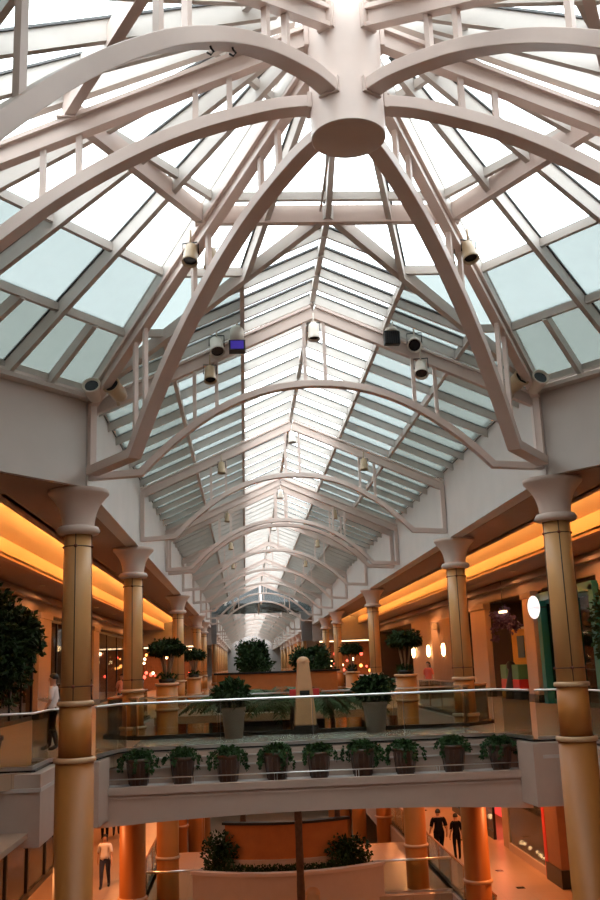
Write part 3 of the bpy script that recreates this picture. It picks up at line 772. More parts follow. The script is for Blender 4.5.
# toy display
t=thing('display_door','tall yellow panelled doorway with a slate window in the toy shop bay','display door',(XW+0.55,42.4,0))
MB().box(-0.1,0.1,-1.5,1.5,0.0,3.0).build('frame',YEL,t,bevel=0.03)
MB().box(-0.14,-0.08,-0.5,0.5,1.75,2.7).build('window_panel',BLUEG,t)
MB().box(-0.16,-0.1,-1.55,1.55,3.0,3.08).build('top_rail',FIXT,t)
for i,(y,m_) in enumerate(((-0.95,GREEN),(0.95,GREEN))):
    tag(MB().box(-0.3,0.3,-0.5,0.5,0,0.62).build('display_block',m_,None,(XW+0.1,42.4+y,0.85),bevel=0.03),'green display block on the %s of the toy shop doorway'%('right' if y<0 else 'left'),'display block')
    tag(MB().box(-0.3,0.3,-0.5,0.5,0,0.42).build('display_block',REDP,None,(XW+0.1,42.4+y,0.43),bevel=0.03),'red display block under the %s green block of the toy shop'%('right' if y<0 else 'left'),'display block')
    tag(MB().box(-0.3,0.3,-0.5,0.5,0,0.43).build('display_block',YEL if y>0 else BLUEG,None,(XW+0.1,42.4+y,0),bevel=0.03),('yellow' if y>0 else 'slate')+' lowest display block at the toy shop entrance','display block')
tag(MB().lathe([(0.0,0),(0.32,0.0),(0.30,0.5),(0.17,1.0),(0.12,1.25),(0.19,1.34),(0.19,1.52),(0.1,1.62),(0,1.63)],n=24).build('black_display_form',BLACK,None,(XW-0.1,42.4,0)),'black rounded display form standing before the yellow doorway','display form')

# ------------------------------------------------------------------ plants
def leaf(m, p, d, nrm, L, w):
    d=d.normalized(); s=d.cross(nrm)
    if s.length<1e-3: s=Vector((1,0,0))
    s.normalize(); n=s.cross(d)
    m.add([p,p+d*L*0.45+s*w+n*L*0.08,p+d*L-n*L*0.12,p+d*L*0.45-s*w+n*L*0.08],[(0,1,2,3)],False)
def rnd(rg): 
    while True:
        v=Vector((rg.uniform(-1,1),rg.uniform(-1,1),rg.uniform(-1,1)))
        if 0.05<v.length<1: return v.normalized()
def blob(m, rg, c, rad, n, L, w, hollow=0.55, droop=0.2):
    c=Vector(c)
    for i in range(n):
        v=rnd(rg); r=hollow+(1-hollow)*rg.random(); p=c+Vector((v.x*rad[0],v.y*rad[1],v.z*rad[2]))*r
        d=(v+rnd(rg)*0.9+Vector((0,0,-droop))).normalized(); leaf(m,p,d,rnd(rg),L*rg.uniform(.7,1.2),w*rg.uniform(.8,1.2))
def ivy(seed):
    rg=random.Random(seed); t=thing('potted_ivy','','potted plant',(0,0,0),0,'ivy pots along the bridge ledge')
    p=MB(); n=28; prof=[(0.18,0.0),(0.20,0.02),(0.265,0.51),(0.285,0.52),(0.285,0.59),(0.26,0.59),(0.25,0.54)]
    p.lathe(prof,n=28); pt=p.build('pot',POTM,t)
    rb_=MB()
    for i in range(14):
        a=2*pi*i/14; rb_.tube([(0.205*cos(a),0.205*sin(a),0.05),(0.262*cos(a),0.262*sin(a),0.49)],0.012,5)
    rb_.build('ribs',POTM,pt)
    MB().lathe([(0.0,0.55),(0.25,0.55)],n=20,cap=False).build('soil',SOIL,pt)
    m=MB(); m.norec=True
    blob(m,rg,(0,0,0.64),(0.33,0.30,0.12),560,0.072,0.032,0.25)
    for i in range(rg.randint(8,11)):
        a=rg.uniform(0,2*pi); Lr=rg.uniform(0.08,0.40); r0=rg.uniform(.30,.40)
        for j in range(int(Lr/0.02)):
            z=0.64-j*0.02; r=r0+0.05*min(1,j/5); a+=rg.uniform(-.03,.03)
            for _ in range(2):
                q=Vector((r*cos(a),r*sin(a),z))+rnd(rg)*0.035; leaf(m,q,Vector((cos(a)*.4,sin(a)*.4,-1))+rnd(rg)*.7,rnd(rg),0.07,0.032)
    m.build('foliage',LEAF,t); return t
iv=[ivy(s) for s in (1,5,9)]
px=[-3.92,-2.95,-1.94,-0.87,0.08,1.06,2.02,3.12,4.2]
osn=['first','second','third','fourth','middle','sixth','seventh','eighth','last']
used=[False]*3
for i,x in enumerate(px):
    j=(i*2)%3
    lab='brown ivy pot on the bridge ledge, %s from the left of nine'%osn[i]
    if i==4: lab='brown ribbed pot of trailing ivy at the middle of the nine on the bridge ledge'
    if i==8: lab='brown ribbed pot of trailing ivy at the right hand end of the bridge ledge'
    if i==0: lab='brown ribbed pot of trailing ivy at the left hand end of the bridge ledge'
    if not used[j]:
        iv[j].location=(x,22.17,-0.68); iv[j].rotation_euler=(0,0,i*0.7); iv[j]['label']=lab; used[j]=True
    else: copy_tree(iv[j],(x,22.17,-0.68),rz=i*1.3,label=lab,scale=0.97+0.05*(i%2))
def bush(label,loc,potm,pr,ph,rad,cz_,n,L,seed,name='potted_shrub',lm=LEAF2,w=0.3):
    rg=random.Random(seed); t=thing(name,label,'potted plant',loc)
    pt=MB().lathe([(pr*0.72,0),(pr*0.75,0.02),(pr*0.98,ph-0.1),(pr*1.05,ph-0.09),(pr*1.05,ph),(pr*0.92,ph),(pr*0.9,ph-0.06)],n=28).build('pot',potm,t)
    MB().lathe([(0,ph-0.05),(pr*0.92,ph-0.05)],n=20,cap=False).build('soil',SOIL,pt)
    s=MB()
    for i in range(7):
        a=rg.uniform(0,2*pi); s.tube([(0.05*cos(a),0.05*sin(a),ph-0.05),(rad[0]*.3*cos(a),rad[1]*.3*sin(a),cz_),(rad[0]*.6*cos(a+.3),rad[1]*.6*sin(a+.3),cz_+rad[2]*.5)],[0.02,0.014,0.006],6)
    s.build('stems',BARK,t)
    m=MB(); m.norec=True; blob(m,rg,(0,0,cz_),rad,n,L,L*w,0.15)
    for i in range(n//3):   # clumps break up the outline
        pass
    for c in range(9):
        v=rnd(rg); blob(m,rg,(v.x*rad[0]*.75,v.y*rad[1]*.75,cz_+v.z*rad[2]*.75),(rad[0]*.42,rad[1]*.42,rad[2]*.36),n//9,L,L*w,0.1)
    m.build('foliage',lm,t); return t
bush('bushy green shrub in a tall grey pot on the left part of the footbridge',(-1.85,25.7,0),POTG,0.31,0.78,(0.46,0.42,0.36),1.12,700,0.17,21)
bush('bushy green shrub in a tall grey pot right of the stone obelisk on the footbridge',(1.87,25.7,0),POTG,0.32,0.78,(0.48,0.42,0.34),1.10,700,0.17,22)
bush('large dark ficus in a black pot at the left edge, on the balcony nose',(-6.95,20.6,0),POTK,0.42,0.60,(1.08,1.0,1.35),2.30,4200,0.15,23,'potted_ficus')
bush('large dark ficus at the right edge, only its leaf tips in view',(7.05,20.6,0),POTK,0.42,0.60,(1.0,1.0,1.1),2.35,3600,0.15,24,'potted_ficus')
def round_tree(label,loc,h,rad,seed,n=5200):
    rg=random.Random(seed); t=thing('round_tree',label,'tree',loc)
    MB().tube([(0,0,0),(0.05,0.02,h*0.35),(0,0,h-rad[2]*.4)],[0.11,0.08,0.06],10).build('trunk',BARK,t)
    b=MB()
    for i in range(8):
        a=2*pi*i/8; b.tube([(0,0,h-rad[2]*1.1),(rad[0]*.35*cos(a),rad[1]*.35*sin(a),h-rad[2]*.4),(rad[0]*.7*cos(a),rad[1]*.7*sin(a),h+rad[2]*.15)],[0.045,0.03,0.012],6)
    b.build('branches',BARK,t)
    m=MB(); m.norec=True
    for c in range(26):
        v=rnd(rg); q=rg.uniform(.35,.78); blob(m,rg,(v.x*rad[0]*q,v.y*rad[1]*q,h+v.z*rad[2]*q),(rad[0]*.38,rad[1]*.38,rad[2]*.34),n//26,0.16,0.055,0.1)
    m.build('crown',LEAF2,t); 
    MB().lathe([(0.34,0),(0.42,0.5),(0.45,0.55),(0.38,0.55)],n=24).build('planter',POTG,t)
    return t
round_tree('round dark green tree on the far footbridge, left of the obelisk in view',(-1.26,44.0,0),2.15,(0.98,0.9,0.92),31)
round_tree('round dark green tree on the far footbridge, directly behind the obelisk in view',(1.55,44.0,0),1.95,(1.15,0.9,0.85),32)
def frond(m, p0, a, L, up, rg, w=0.30, n=16):
    # arching palm frond with leaflets
    pts=[]
    for i in range(n+1):
        q=i/n; r=L*(q*0.9); z=up*L*(1.5*q-1.75*q*q)
        pts.append(Vector(p0)+Vector((r*cos(a),r*sin(a),z)))
    m.tube(pts,[0.014*(1-0.8*i/n) for i in range(n+1)],5)
    sd=Vector((-sin(a),cos(a),0))
    for i in range(2,n):
        q=i/n; d=(pts[i+1]-pts[i]).normalized(); ll=w*L*sin(pi*min(.98,q*0.85+.12))
        for s_ in (-1,1):
            for e in (0,0.5):
                p=pts[i].lerp(pts[i+1],e); leaf(m,p,(sd*s_+d*0.65+Vector((0,0,-0.35))+rnd(rg)*.12),Vector((0,0,1)),ll,0.022+0.01*L)
def palm(label,loc,h,L,nf,seed,tr=0.13):
    rg=random.Random(seed); t=thing('palm_tree',label,'palm',loc)
    pts=[];rs=[]
    for i in range(25):
        q=i/24; pts.append((0.06*sin(q*3),0.03*q,h*q)); rs.append(tr*(1-0.25*q)*(1.06 if i%2 else 0.95))
    MB().tube(pts,rs,12).build('trunk',BARK,t)
    for k in range(nf):
        m=MB(); m.norec=True; frond(m,(0,0,h-0.05),2*pi*k/nf+rg.uniform(-.25,.25),L*rg.uniform(.85,1.1),rg.uniform(.25,.75),rg); m.build('frond',LEAF3,t)
    return t
palm('tall palm with its dark trunk dropping from the bridge to the lowest level',(-0.12,29.4,L2),11.5,2.3,14,41)
palm('palm behind the footbridge, left of the obelisk, fronds just above floor level',(-1.75,33.2,L1+0.7),5.3,2.2,13,42,0.10)
palm('palm behind the footbridge, right of the obelisk',(1.35,33.0,L1+0.7),5.2,2.0,13,43,0.10)
def pedestal_palm(label,x,y,seed,sc=1.0,grp='clustered palms on round stone pedestals'):
    rg=random.Random(seed)
    pd=thing('round_pedestal','round tan stone pedestal carrying '+label[0],'pedestal',(x,y,0),0,'round stone pedestals')
    MB().lathe([(0.36,L2),(0.36,1.30)],n=32).build('drum',TAN2,pd)
    for z in (1.32,0.50,L1+1.3): MB().lathe([(0.35,-0.05),(0.40,-0.04),(0.41,0),(0.40,0.04),(0.35,0.05)],(0,0,z),n=32,cap=False).build('ring',RING,pd)
    MB().lathe([(0.0,1.34),(0.40,1.34)],n=24,cap=False).build('top',RING,pd)
    t=thing('clustered_palm',label[1],'potted palm',(x,y,1.34),0,grp)
    MB().lathe([(0.24,0.0),(0.30,0.16),(0.27,0.16),(0.2,0.14)],n=20).build('bowl',POTK,t)
    u=MB(); u.norec=True; blob(u,rg,(0,0,0.22),(0.3,0.3,0.14),220,0.12,0.04,0.1); u.build('underplanting',LEAF,t)
    m=MB(); m.norec=True
    for i in range(6):
        a=2*pi*i/6+.3; tx,ty=0.23*cos(a),0.23*sin(a)
        MB().tube([(0.07*cos(a),0.07*sin(a),0.1),(tx*.6,ty*.6,0.5),(tx,ty,0.92+0.05*(i%3))],[0.035,0.03,0.026],8).build('stem',TRUNKP,t)
        blob(m,rg,(tx*1.15,ty*1.15,1.12+0.07*(i%3)),(0.36,0.34,0.20),260,0.17,0.04,0.2,0.6)
        for j in range(6): frond(m,(tx,ty,1.08+0.05*(i%3)),a+rg.uniform(-1.3,1.3),0.48,rg.uniform(.1,.6),rg,w=0.32,n=7)
    m.build('crown',LEAF2,t); return t
pedestal_palm(('the clustered palm beside the second left column','clustered palm on the round pedestal seen just right of the second left column'),-4.15,33,51)
pedestal_palm(('the clustered palm left of the second right column','clustered palm on the round pedestal seen just left of the second right column'),3.95,33,52)
pedestal_palm(('the smaller looking clustered palm near the third left column','smaller looking clustered palm further back on the left, by the third column'),-4.2,51,53)
pedestal_palm(('the smaller looking clustered palm near the third right column','smaller looking clustered palm further back on the right, by the third column'),4.1,51,54)

# ------------------------------------------------------------------ kiosk on the far bridge and planter island below
def arc_wall(m,c,r,a0,a1,z0,z1,t,n=24):
    for i in range(n):
        a=R(a0+(a1-a0)*i/n); b=R(a0+(a1-a0)*(i+1)/n)
        P=[(c[0]+r*cos(a),c[1]+r*sin(a)),(c[0]+(r+t)*cos(a),c[1]+(r+t)*sin(a)),(c[0]+(r+t)*cos(b),c[1]+(r+t)*sin(b)),(c[0]+r*cos(b),c[1]+r*sin(b))]
        m.prism(P,z0,z1)
    return m
t=thing('curved_kiosk','long curved orange kiosk counter with a dark top on the far footbridge','kiosk',(-0.2,46,0))
arc_wall(MB(),(0,0),6.0,-114,-66,0,1.50,0.14).build('curved_panel',ORANGE,t)
arc_wall(MB(),(0,0),5.85,-115,-65,1.50,1.58,0.36).build('counter_top',BLACK,t)
arc_wall(MB(),(0,0),6.1,-114,-66,0.0,0.18,0.1).build('plinth',DARKST,t)
# curved planter wall on the lower level island
struct('floor',MB().prism([(-4.95,32.0),(4.95,32.0),(4.95,41),(-4.95,41)],L1-0.5,L1),FLOORM)
t=thing('curved_planter','broad curved white planter wall with clipped shrubs on the lower level','planter',(-0.3,36.6,L1))
arc_wall(MB(),(0,0),5.2,-124,-56,-0.25,0.92,0.2).build('curved_wall',PARAPET,t)
arc_wall(MB(),(0,0),5.16,-124.4,-55.6,0.90,1.0,0.28).build('coping',CAPM,t)
m=MB(); P=[(5.1*cos(R(a)),5.1*sin(R(a))) for a in range(-122,-57,6)]; m.prism(P,0.4,0.72); m.build('soil',SOIL,t)
m=MB(); m.norec=True; rg=random.Random(61)
for i in range(20):
    a=R(-120+60*i/19); blob(m,rg,(4.9*cos(a),4.9*sin(a),0.98),(0.30,0.25,0.16),130,0.10,0.035,0.1)
blob(m,rg,(-2.15,-4.0,1.45),(0.62,0.5,0.62),1100,0.13,0.045,0.1); blob(m,rg,(1.95,-4.2,1.35),(0.75,0.5,0.50),1100,0.13,0.045,0.1)
m.build('shrubs',LEAF2,t)
t=thing('orange_booth','orange walled booth with a dark top behind the lower planter','booth',(-0.3,36.9,L1))
arc_wall(MB(),(0,0),4.4,-116,-64,1.18,2.22,0.15).build('orange_panel',ORANGE,t)
arc_wall(MB(),(0,0),4.42,-116,-64,0.5,1.18,0.18).build('white_base',PARAPET,t)
arc_wall(MB(),(0,0),4.35,-117,-63,2.22,2.30,0.26).build('top_rail',BLACK,t)
for i,(x,sd) in enumerate(((-4.0,'left'),(4.0,'right'))):
    pass
balustrade('steel railed glass guard of the lower island, left of the orange booth',[(-4.9,32.15),(-3.0,32.15)],z=L1,h=1.02,seg=2,r=0.03)
balustrade('steel railed glass guard of the lower island, right of the orange booth',[(2.4,32.15),(4.9,32.15)],z=L1,h=1.02,seg=2,r=0.03)
# escalator on the left running down from the lower level
t=thing('escalator','escalator with a rising glass side and tan rail behind the nearest left column','escalator',(-4.1,27.2,L1))
MB().frame8((0,0.2,0.0),(0,7,-4.6),(1,0,0),(0,0,1),0.9,0.5).build('truss_body',PARAPET,t)
for x in (-0.42,0.42):
    MB().tube([(x,-0.6,0.95),(x,0.2,0.95),(x,7,-3.6)],0.035,8).build('handrail',WOODR,t)
    MB().frame8((x,0.2,0.55),(x,7,-4.05),(1,0,0),(0,0,1),0.015,0.7).build('glass_side',GLASSG,t)

# ------------------------------------------------------------------ lower shop fronts
struct('wall_lower_left',MB().box(-11.2,-11.0,14,YEND,L1,-1.1),CREAM)
struct('wall_lower_right',MB().box(11.4,11.6,14,YEND,L1,-1.1),SHOPW)
t=thing('shopfront','lit lower shop window with pale mannequin legs, right of the second right column','shop window',(8.45,35.9,L1))
MB().box(-0.06,0.06,-2.3,2.3,0,0.28).build('plinth',PARAPET,t); 
for y in (-2.3,2.3): MB().box(-0.04,0.04,y-0.04,y+0.04,0.28,4).build('mullion',FIXB,t)
MB().box(-0.008,0.008,-2.3,2.3,0.28,4).build('glass_pane',GLASSS,t)
for i in range(4): MB().box(1.6,2.6,-1.4,2.2,0.7+i*0.42,0.74+i*0.42).build('shelf',LAMPF if i in(1,3) else FIXB,t)
MB().box(2.7,2.8,-2.3,2.3,0,4.2).build('rear_panel',SHOPW,t)
t=thing('lower_pier','tall red edged brown pier with a black base on the lower right','pier',(8.55,32.45,L1))
MB().box(-0.2,0.35,-0.7,0.7,0.55,4.3).build('shaft',mat('brown_pier',(0.22,0.10,0.05),0.5,var=0.08),t); MB().box(-0.25,0.4,-0.8,0.8,0,0.55).build('base',BLACK,t)
MB().box(-0.22,-0.15,0.66,0.95,0,4.3).build('red_edge',REDP,t)
t=thing('shopfront','red lit lower shop window further back on the right','shop window',(8.45,44.5,L1))
MB().box(-0.06,0.06,-4,4,0,0.3).build('plinth',BLACK,t); MB().box(-0.008,0.008,-4,4,0.3,4).build('glass_pane',GLASSS,t)
MB().box(1.2,1.3,-3.9,3.9,0.3,4).build('red_display_wall',mat('red_display',(0.6,0.05,0.05),0.5,emit=(1,0.06,0.05),es=0.9),t)
for y in (-4,-1.4,1.4,4): MB().box(-0.05,0.05,y-0.05,y+0.05,0.3,4).build('mullion',BLACK,t)
for y in (-6.0,-5.4): pass
m=MB(); m.box(8.45,11.4,38.3,39.2,L1,-1.1); struct('wall_lower_return',m,CREAM)
t=thing('pilaster','pale pilaster on the lower left between dark shop windows','pilaster',(-8.9,27.5,L1)); MB().box(-0.35,0.35,-0.35,0.35,0.3,4.3).build('shaft',CREAM,t); MB().box(-0.4,0.4,-0.4,0.4,0,0.3).build('base',DARKST,t)
for i,(ya,yb) in enumerate(((15,26.9),(28.3,40))):
    t=thing('shopfront',('dark lower shop window at the bottom left edge','dark lower shop window behind the nearest left column')[i],'shop window',(-8.9,ya,L1))
    L=yb-ya; n=4
    for j in range(n+1): MB().box(-0.06,0.06,L*j/n-0.08,L*j/n+0.08,0,4.3).build('mullion',BLACK,t)
    MB().box(-0.008,0.008,0,L,0.2,4.3).build('glass_pane',GLASSS,t); MB().box(-0.06,0.06,0,L,0,0.2).build('sill_rail',BLACK,t); MB().box(-1.7,-1.6,0,L,0,4.3).build('rear_panel',DARKW,t)
# dark tile insets on the lower right floor
i=0
for y in (29.9,32.2,34.8,37.6,40.8,44.5,49):
    o=MB().box(-0.13,0.13,-0.13,0.13,0,0.006).build('floor_inset',DARKST,None,(7.1,y,L1)); o['kind']='structure'
# mannequin legs
t=thing('mannequin_legs','pale mannequin legs standing in the lower right shop window','mannequin',(9.0,34.9,L1+0.3))
for s_ in (-1,1):
    MB().tube([(0,s_*0.10,1.0),(0,s_*0.11,0.55),(0.02,s_*0.12,0.12),(0.0,s_*0.12,0.03)],[0.10,0.075,0.04,0.05],12).build('leg',mat('mannequin_glow',(0.85,0.7,0.55),0.4,emit=(1,.75,.45),es=0.25) if s_<0 else MATS['mannequin_glow'],t)  # warm shop light put into the legs as a faint glow
    MB().tube([(0.02,s_*0.12,0.04),(-0.14,s_*0.12,0.03)],[0.045,0.03],10).build('foot',MATS['mannequin_glow'],t)
MB().tube([(0,0,0.95),(0,0,1.15)],[0.19,0.17],14).build('hips',MATS['mannequin_glow'],t)

# ------------------------------------------------------------------ people
def person(label, loc, rz, h=1.72, top=CLW, legs=CLK, stride=0.18, armbend=0.2, hairlong=False, bulk=1.0, sleeves='short', hold=False):
    k=h/1.72; t=thing('person',label,'person',loc,rz)
    st=stride
    V={}; E=[]; Rd={}
    def v(n,p,r,par=None):
        V[n]=(len(V),Vector(p)*k); Rd[n]=(r*k, r*k*0.8 if n.startswith(('pel','chest','belly','shc')) else r*k)
        if par: E.append((V[par][0],V[n][0]))
    b=bulk
    v('pel',(0,0,0.94),0.150*b); v('belly',(0,0,1.08),0.135*b,'pel'); v('chest',(0,0.0,1.28),0.155*b,'belly'); v('shc',(0,-0.01,1.40),0.11*b,'chest')
    v('neck',(0,0,1.49),0.058,'shc'); v('head0',(0,0.015,1.57),0.080,'neck'); v('head1',(0,0.012,1.645),0.092,'head0'); v('head2',(0,0.0,1.70),0.058,'head1')
    for s_,sd in ((-1,'l'),(1,'r')):
        f=st*s_
        v('hip'+sd,(s_*0.10*b,0,0.88),0.105*b,'pel'); v('knee'+sd,(s_*0.105,f*0.55+0.03,0.49),0.062*b,'hip'+sd)
        v('calf'+sd,(s_*0.105,f*0.8,0.33),0.056*b,'knee'+sd); v('ank'+sd,(s_*0.105,f*1.1-0.02,0.09),0.038,'calf'+sd)
        v('ball'+sd,(s_*0.115,f*1.1+0.10,0.035),0.038,'ank'+sd); v('toe'+sd,(s_*0.118,f*1.1+0.17,0.025),0.026,'ball'+sd)
        v('sh'+sd,(s_*0.185*b,-0.005,1.395),0.062*b,'shc'); 
        g=-f*0.8
        v('elb'+sd,(s_*0.245*b,g*0.5-0.02,1.11),0.043*b,'sh'+sd)
        if hold and s_>0:
            wr=(s_*0.18,0.22,1.12); hd=(s_*0.14,0.28,1.14)
        else:
            wr=(s_*0.262*b,g+armbend*0.4,0.88); hd=(s_*0.262*b,g+armbend*0.5+0.01,0.82)
        v('wr'+sd,wr,0.027,'elb'+sd); v('palm'+sd,hd,0.034,'wr'+sd)
        d=(Vector(hd)-Vector(wr)).normalized()
        for q in range(4):
            o=Vector((0,(q-1.5)*0.021,0)); L=(0.060,0.070,0.066,0.050)[q]
            p1=Vector(hd)+d*0.035+o; p2=p1+d*L*0.5; p3=p2+(d+Vector((-s_*0.5,0,0))).normalized()*L*0.55
            v('f%d%s'%(q,sd),p1,0.0095,'palm'+sd); v('g%d%s'%(q,sd),p2,0.0088,'f%d%s'%(q,sd)); v('h%d%s'%(q,sd),p3,0.0075,'g%d%s'%(q,sd))
        p1=Vector(hd)+Vector((-s_*0.012,0.032,0)); v('t0'+sd,p1,0.012,'palm'+sd); v('t1'+sd,p1+d*0.035+Vector((-s_*0.01,0.016,0)),0.0095,'t0'+sd)
    me=bpy.data.meshes.new('person_body'); names_=sorted(V,key=lambda n:V[n][0])
    me.from_pydata([tuple(V[n][1]) for n in names_],E,[])
    o=bpy.data.objects.new('tmp',me); COL.objects.link(o)
    sk=o.modifiers.new('Skin','SKIN'); sk.use_smooth_shade=True
    sv=me.skin_vertices[0].data
    for i,n in enumerate(names_): sv[i].radius=Rd[n]; sv[i].use_root=(n=='pel')
    ss=o.modifiers.new('Sub','SUBSURF'); ss.levels=1; ss.render_levels=1
    dg=bpy.context.evaluated_depsgraph_get(); body=bpy.data.meshes.new_from_object(o.evaluated_get(dg)); bpy.data.objects.remove(o)
    for p in body.polygons: p.use_smooth=True
    body.materials.clear(); body.materials.append(SKIN)
    bo=bpy.data.objects.new('body',body); COL.objects.link(bo); bo.parent=t
    # clothes: offset copies of regions of the body
    def cloth(nm,sel,off,m,flare=None):
        bm=bmesh.new(); bm.from_mesh(body); bm.normal_update()
        dl=[f for f in bm.faces if not sel(f.calc_center_median()/k)]
        bmesh.ops.delete(bm,geom=dl,context='FACES'); bm.normal_update()
        for vv in bm.verts:
            vv.co += vv.normal*off*k
        bmesh.ops.solidify(bm,geom=bm.faces[:],thickness=0.006*k)
        m2=bpy.data.meshes.new(nm); bm.to_mesh(m2); bm.free(); m2.materials.append(m)
        for p in m2.polygons: p.use_smooth=True
        c=bpy.data.objects.new(nm,m2); COL.objects.link(c); c.parent=t; return c
    smin={'short':1.16,'long':0.90,'none':1.33}[sleeves]
    cloth('shirt',lambda c: (abs(c.x)<0.215*b and 0.93<c.z<1.45) or (abs(c.x)>=0.15 and smin<c.z<1.45),0.017,top)
    cloth('trousers',lambda c: (abs(c.x)<0.235 and 0.09<c.z<1.0 and not (abs(c.x)>0.215*b and c.z>0.74)),0.012,legs)
    cloth('shoes',lambda c: c.z<0.085,0.010,BLACK)
    # hair cap and face
    m=MB(); c=Vector((0,-0.012,1.655))*k
    vs=[];fs=[]; nu,nv=18,10
    for j in range(nv+1):
        th=pi*j/nv*0.62
        for i in range(nu):
            a=2*pi*i/nu; front=max(0,sin(a)); th2=th*(1-0.38*front)
            vs.append(c+Vector((0.098*sin(th2)*cos(a),0.112*sin(th2)*sin(a),0.108*cos(th2)))*k)
    for j in range(nv):
        for i in range(nu): fs.append((j*nu+i,j*nu+(i+1)%nu,(j+1)*nu+(i+1)%nu,(j+1)*nu+i))
    m.add(vs,fs,True)
    if hairlong:
        m.tube([Vector(p)*k for p in ((0,-0.07,1.68),(0,-0.095,1.56),(0,-0.10,1.44),(0,-0.09,1.36))],[0.07*k,0.075*k,0.06*k,0.02*k],12)
    m.build('hair',HAIR,t)
    MB().tube([Vector((0,0.085,1.625))*k,Vector((0,0.112,1.595))*k,Vector((0,0.092,1.585))*k],[0.008*k,0.014*k,0.008*k],8).build('nose',SKIN,bo)
    for s_ in (-1,1):
        MB().lathe([(0,-0.011*k),(0.011*k,0),(0,0.011*k)],tuple(Vector((s_*0.032,0.088,1.630))*k),n=8,cap=False).build('eye',BLACK,bo)
        MB().lathe([(0,-0.028*k),(0.013*k,0),(0,0.028*k)],tuple(Vector((s_*0.094,0.0,1.615))*k),n=8,cap=False).build('ear',SKIN,bo)
    MB().box(-0.022*k,0.022*k,0.085*k,0.096*k,1.552*k,1.560*k).build('mouth',REDP,bo)
    return t
person('person in a white top and dark trousers walking forward on the lower level',(-6.5,35.4,L1),pi,1.68,CLW,CLB,0.20,hairlong=True)
person('broad person all in black walking away on the lower right gallery',(5.55,37.3,L1),0.1,1.72,CLK,CLK,0.14,bulk=1.14)
person('slim person in black walking on the lower right gallery beside a broader one',(6.12,36.9,L1),0.0,1.60,CLK,CLK,0.10,bulk=0.86)
person('person in a white shirt and dark trousers standing behind the nearest left column',(-6.25,24.4,0),pi*0.5,1.78,CLW,CLK,0.10,hold=True)
person('person in a red top standing by the sconces of the right upper gallery',(7.0,45.0,0),2.4,1.70,CLR,CLK,0.08,hairlong=True)
person('person in a pink top walking along the left upper gallery behind the second column',(-6.9,43.0,0),pi,1.66,CLP,CLB,0.18)
person('person in a pale top far down the left upper gallery, over the pedestal',(-7.6,56.0,0),0.3,1.70,CLW,CLB,0.15)
person('person in black at the left shop window, right of the nearest left column',(-8.0,37.5,0),-0.7,1.62,CLK,CLK,0.05,hairlong=True,hold=True)
person('person in dark clothes just right of the one in black at the left shop window',(-7.6,38.4,0),2.0,1.56,CLB,CLK,0.05,hold=True)
person('distant person in black on the lower left gallery, left of two others',(-7.9,45.2,L1),0.2,1.75,CLK,CLK,0.1)
person('distant person in dark clothes in the middle of a group on the lower left gallery',(-7.5,46.0,L1),0.1,1.70,CLK,CLB,0.15)
person('distant person in a yellowish top on the lower left gallery, right of the group',(-6.9,45.0,L1),3.0,1.70,mat('mustard_cloth',(0.4,0.28,0.10),0.8),CLB,0.15)

# ------------------------------------------------------------------ roof fixtures
def spot_fixture(label,loc,tilt=25,rz=0.0,m=FIXT,lens=LENS,s=1.0,grp=None,name='spotlight'):
    t=thing(name,label,'spotlight',loc,rz,grp)
    b=MB().lathe([(0.0,0.20),(0.07,0.195),(0.10,0.16),(0.115,0.0),(0.12,-0.12),(0.135,-0.17),(0.125,-0.18),(0.105,-0.13)],n=22,cap=False).build('housing',m,t)
    l=MB().lathe([(0.0,-0.12),(0.108,-0.12)],n=22,cap=False).build('lens',lens,b)
    b.rotation_euler=(R(tilt),0,0)
    MB().tube([(0,0,0.15),(0,0,0.42)],0.016,8).build('stem',m,t)
    y=MB(); y.tube([(-0.13,0,0.0),(-0.13,0,0.2),(0.13,0,0.2),(0.13,0,0.0)],0.012,6); y.build('yoke',BLACK,t)
    t.scale=(s,s,s); return t
spot_fixture('white dark mouthed spotlight on the nearest hall truss, left half',(-1.93,17.70,7.93),-35,0.2,s=1.15)
spot_fixture('bronze spotlight hanging below the nearest hall truss, left half',(-2.07,17.75,7.38),-22,0.1,m=FIXB,s=0.95)
spot_fixture('cream spotlight just under the ridge of the nearest hall truss',(-0.01,17.75,8.22),-8,0,m=FIXT,s=0.95)
spot_fixture('white round spotlight on the nearest hall truss, right half',(1.98,17.70,7.92),-60,-0.2,s=1.1)
spot_fixture('cream spotlight hanging below the nearest hall truss, right half',(2.08,17.7,7.40),-35,-0.2,m=FIXT,s=1.05)
t=thing('projector_light','white projector light with a violet lens beside the bright ridge glass','projector',(-1.53,17.6,8.0))
MB().lathe([(0.0,0.30),(0.10,0.29),(0.135,0.22),(0.14,-0.02)],n=24).build('housing',FIXT,t); MB().box(-0.16,0.16,-0.13,0.13,-0.22,-0.02).build('hood',BLACK,t)
MB().box(-0.125,0.125,-0.14,-0.125,-0.20,-0.04).build('violet_lens',LENSB,t); MB().tube([(0,0,0.28),(0.02,0.05,0.55)],0.02,8).build('stem',FIXT,t)
t=thing('floodlight','square black floodlight clamped on the nearest hall truss, right half',"floodlight",(1.52,17.66,8.02))
b=MB().box(-0.16,0.16,-0.09,0.05,-0.14,0.14).build('case',BLACK,t,bevel=0.02); f=MB()
for i in range(7): f.box(-0.14+i*0.042,-0.125+i*0.042,-0.11,-0.09,-0.12,0.12)
f.build('fins',LENS,t); MB().lathe([(0,0.24),(0.11,0.22),(0.13,0.14)],n=20).build('cap',FIXT,t); MB().tube([(0,0,0.2),(0.1,0.2,0.5)],0.02,8).build('stem',FIXT,t)
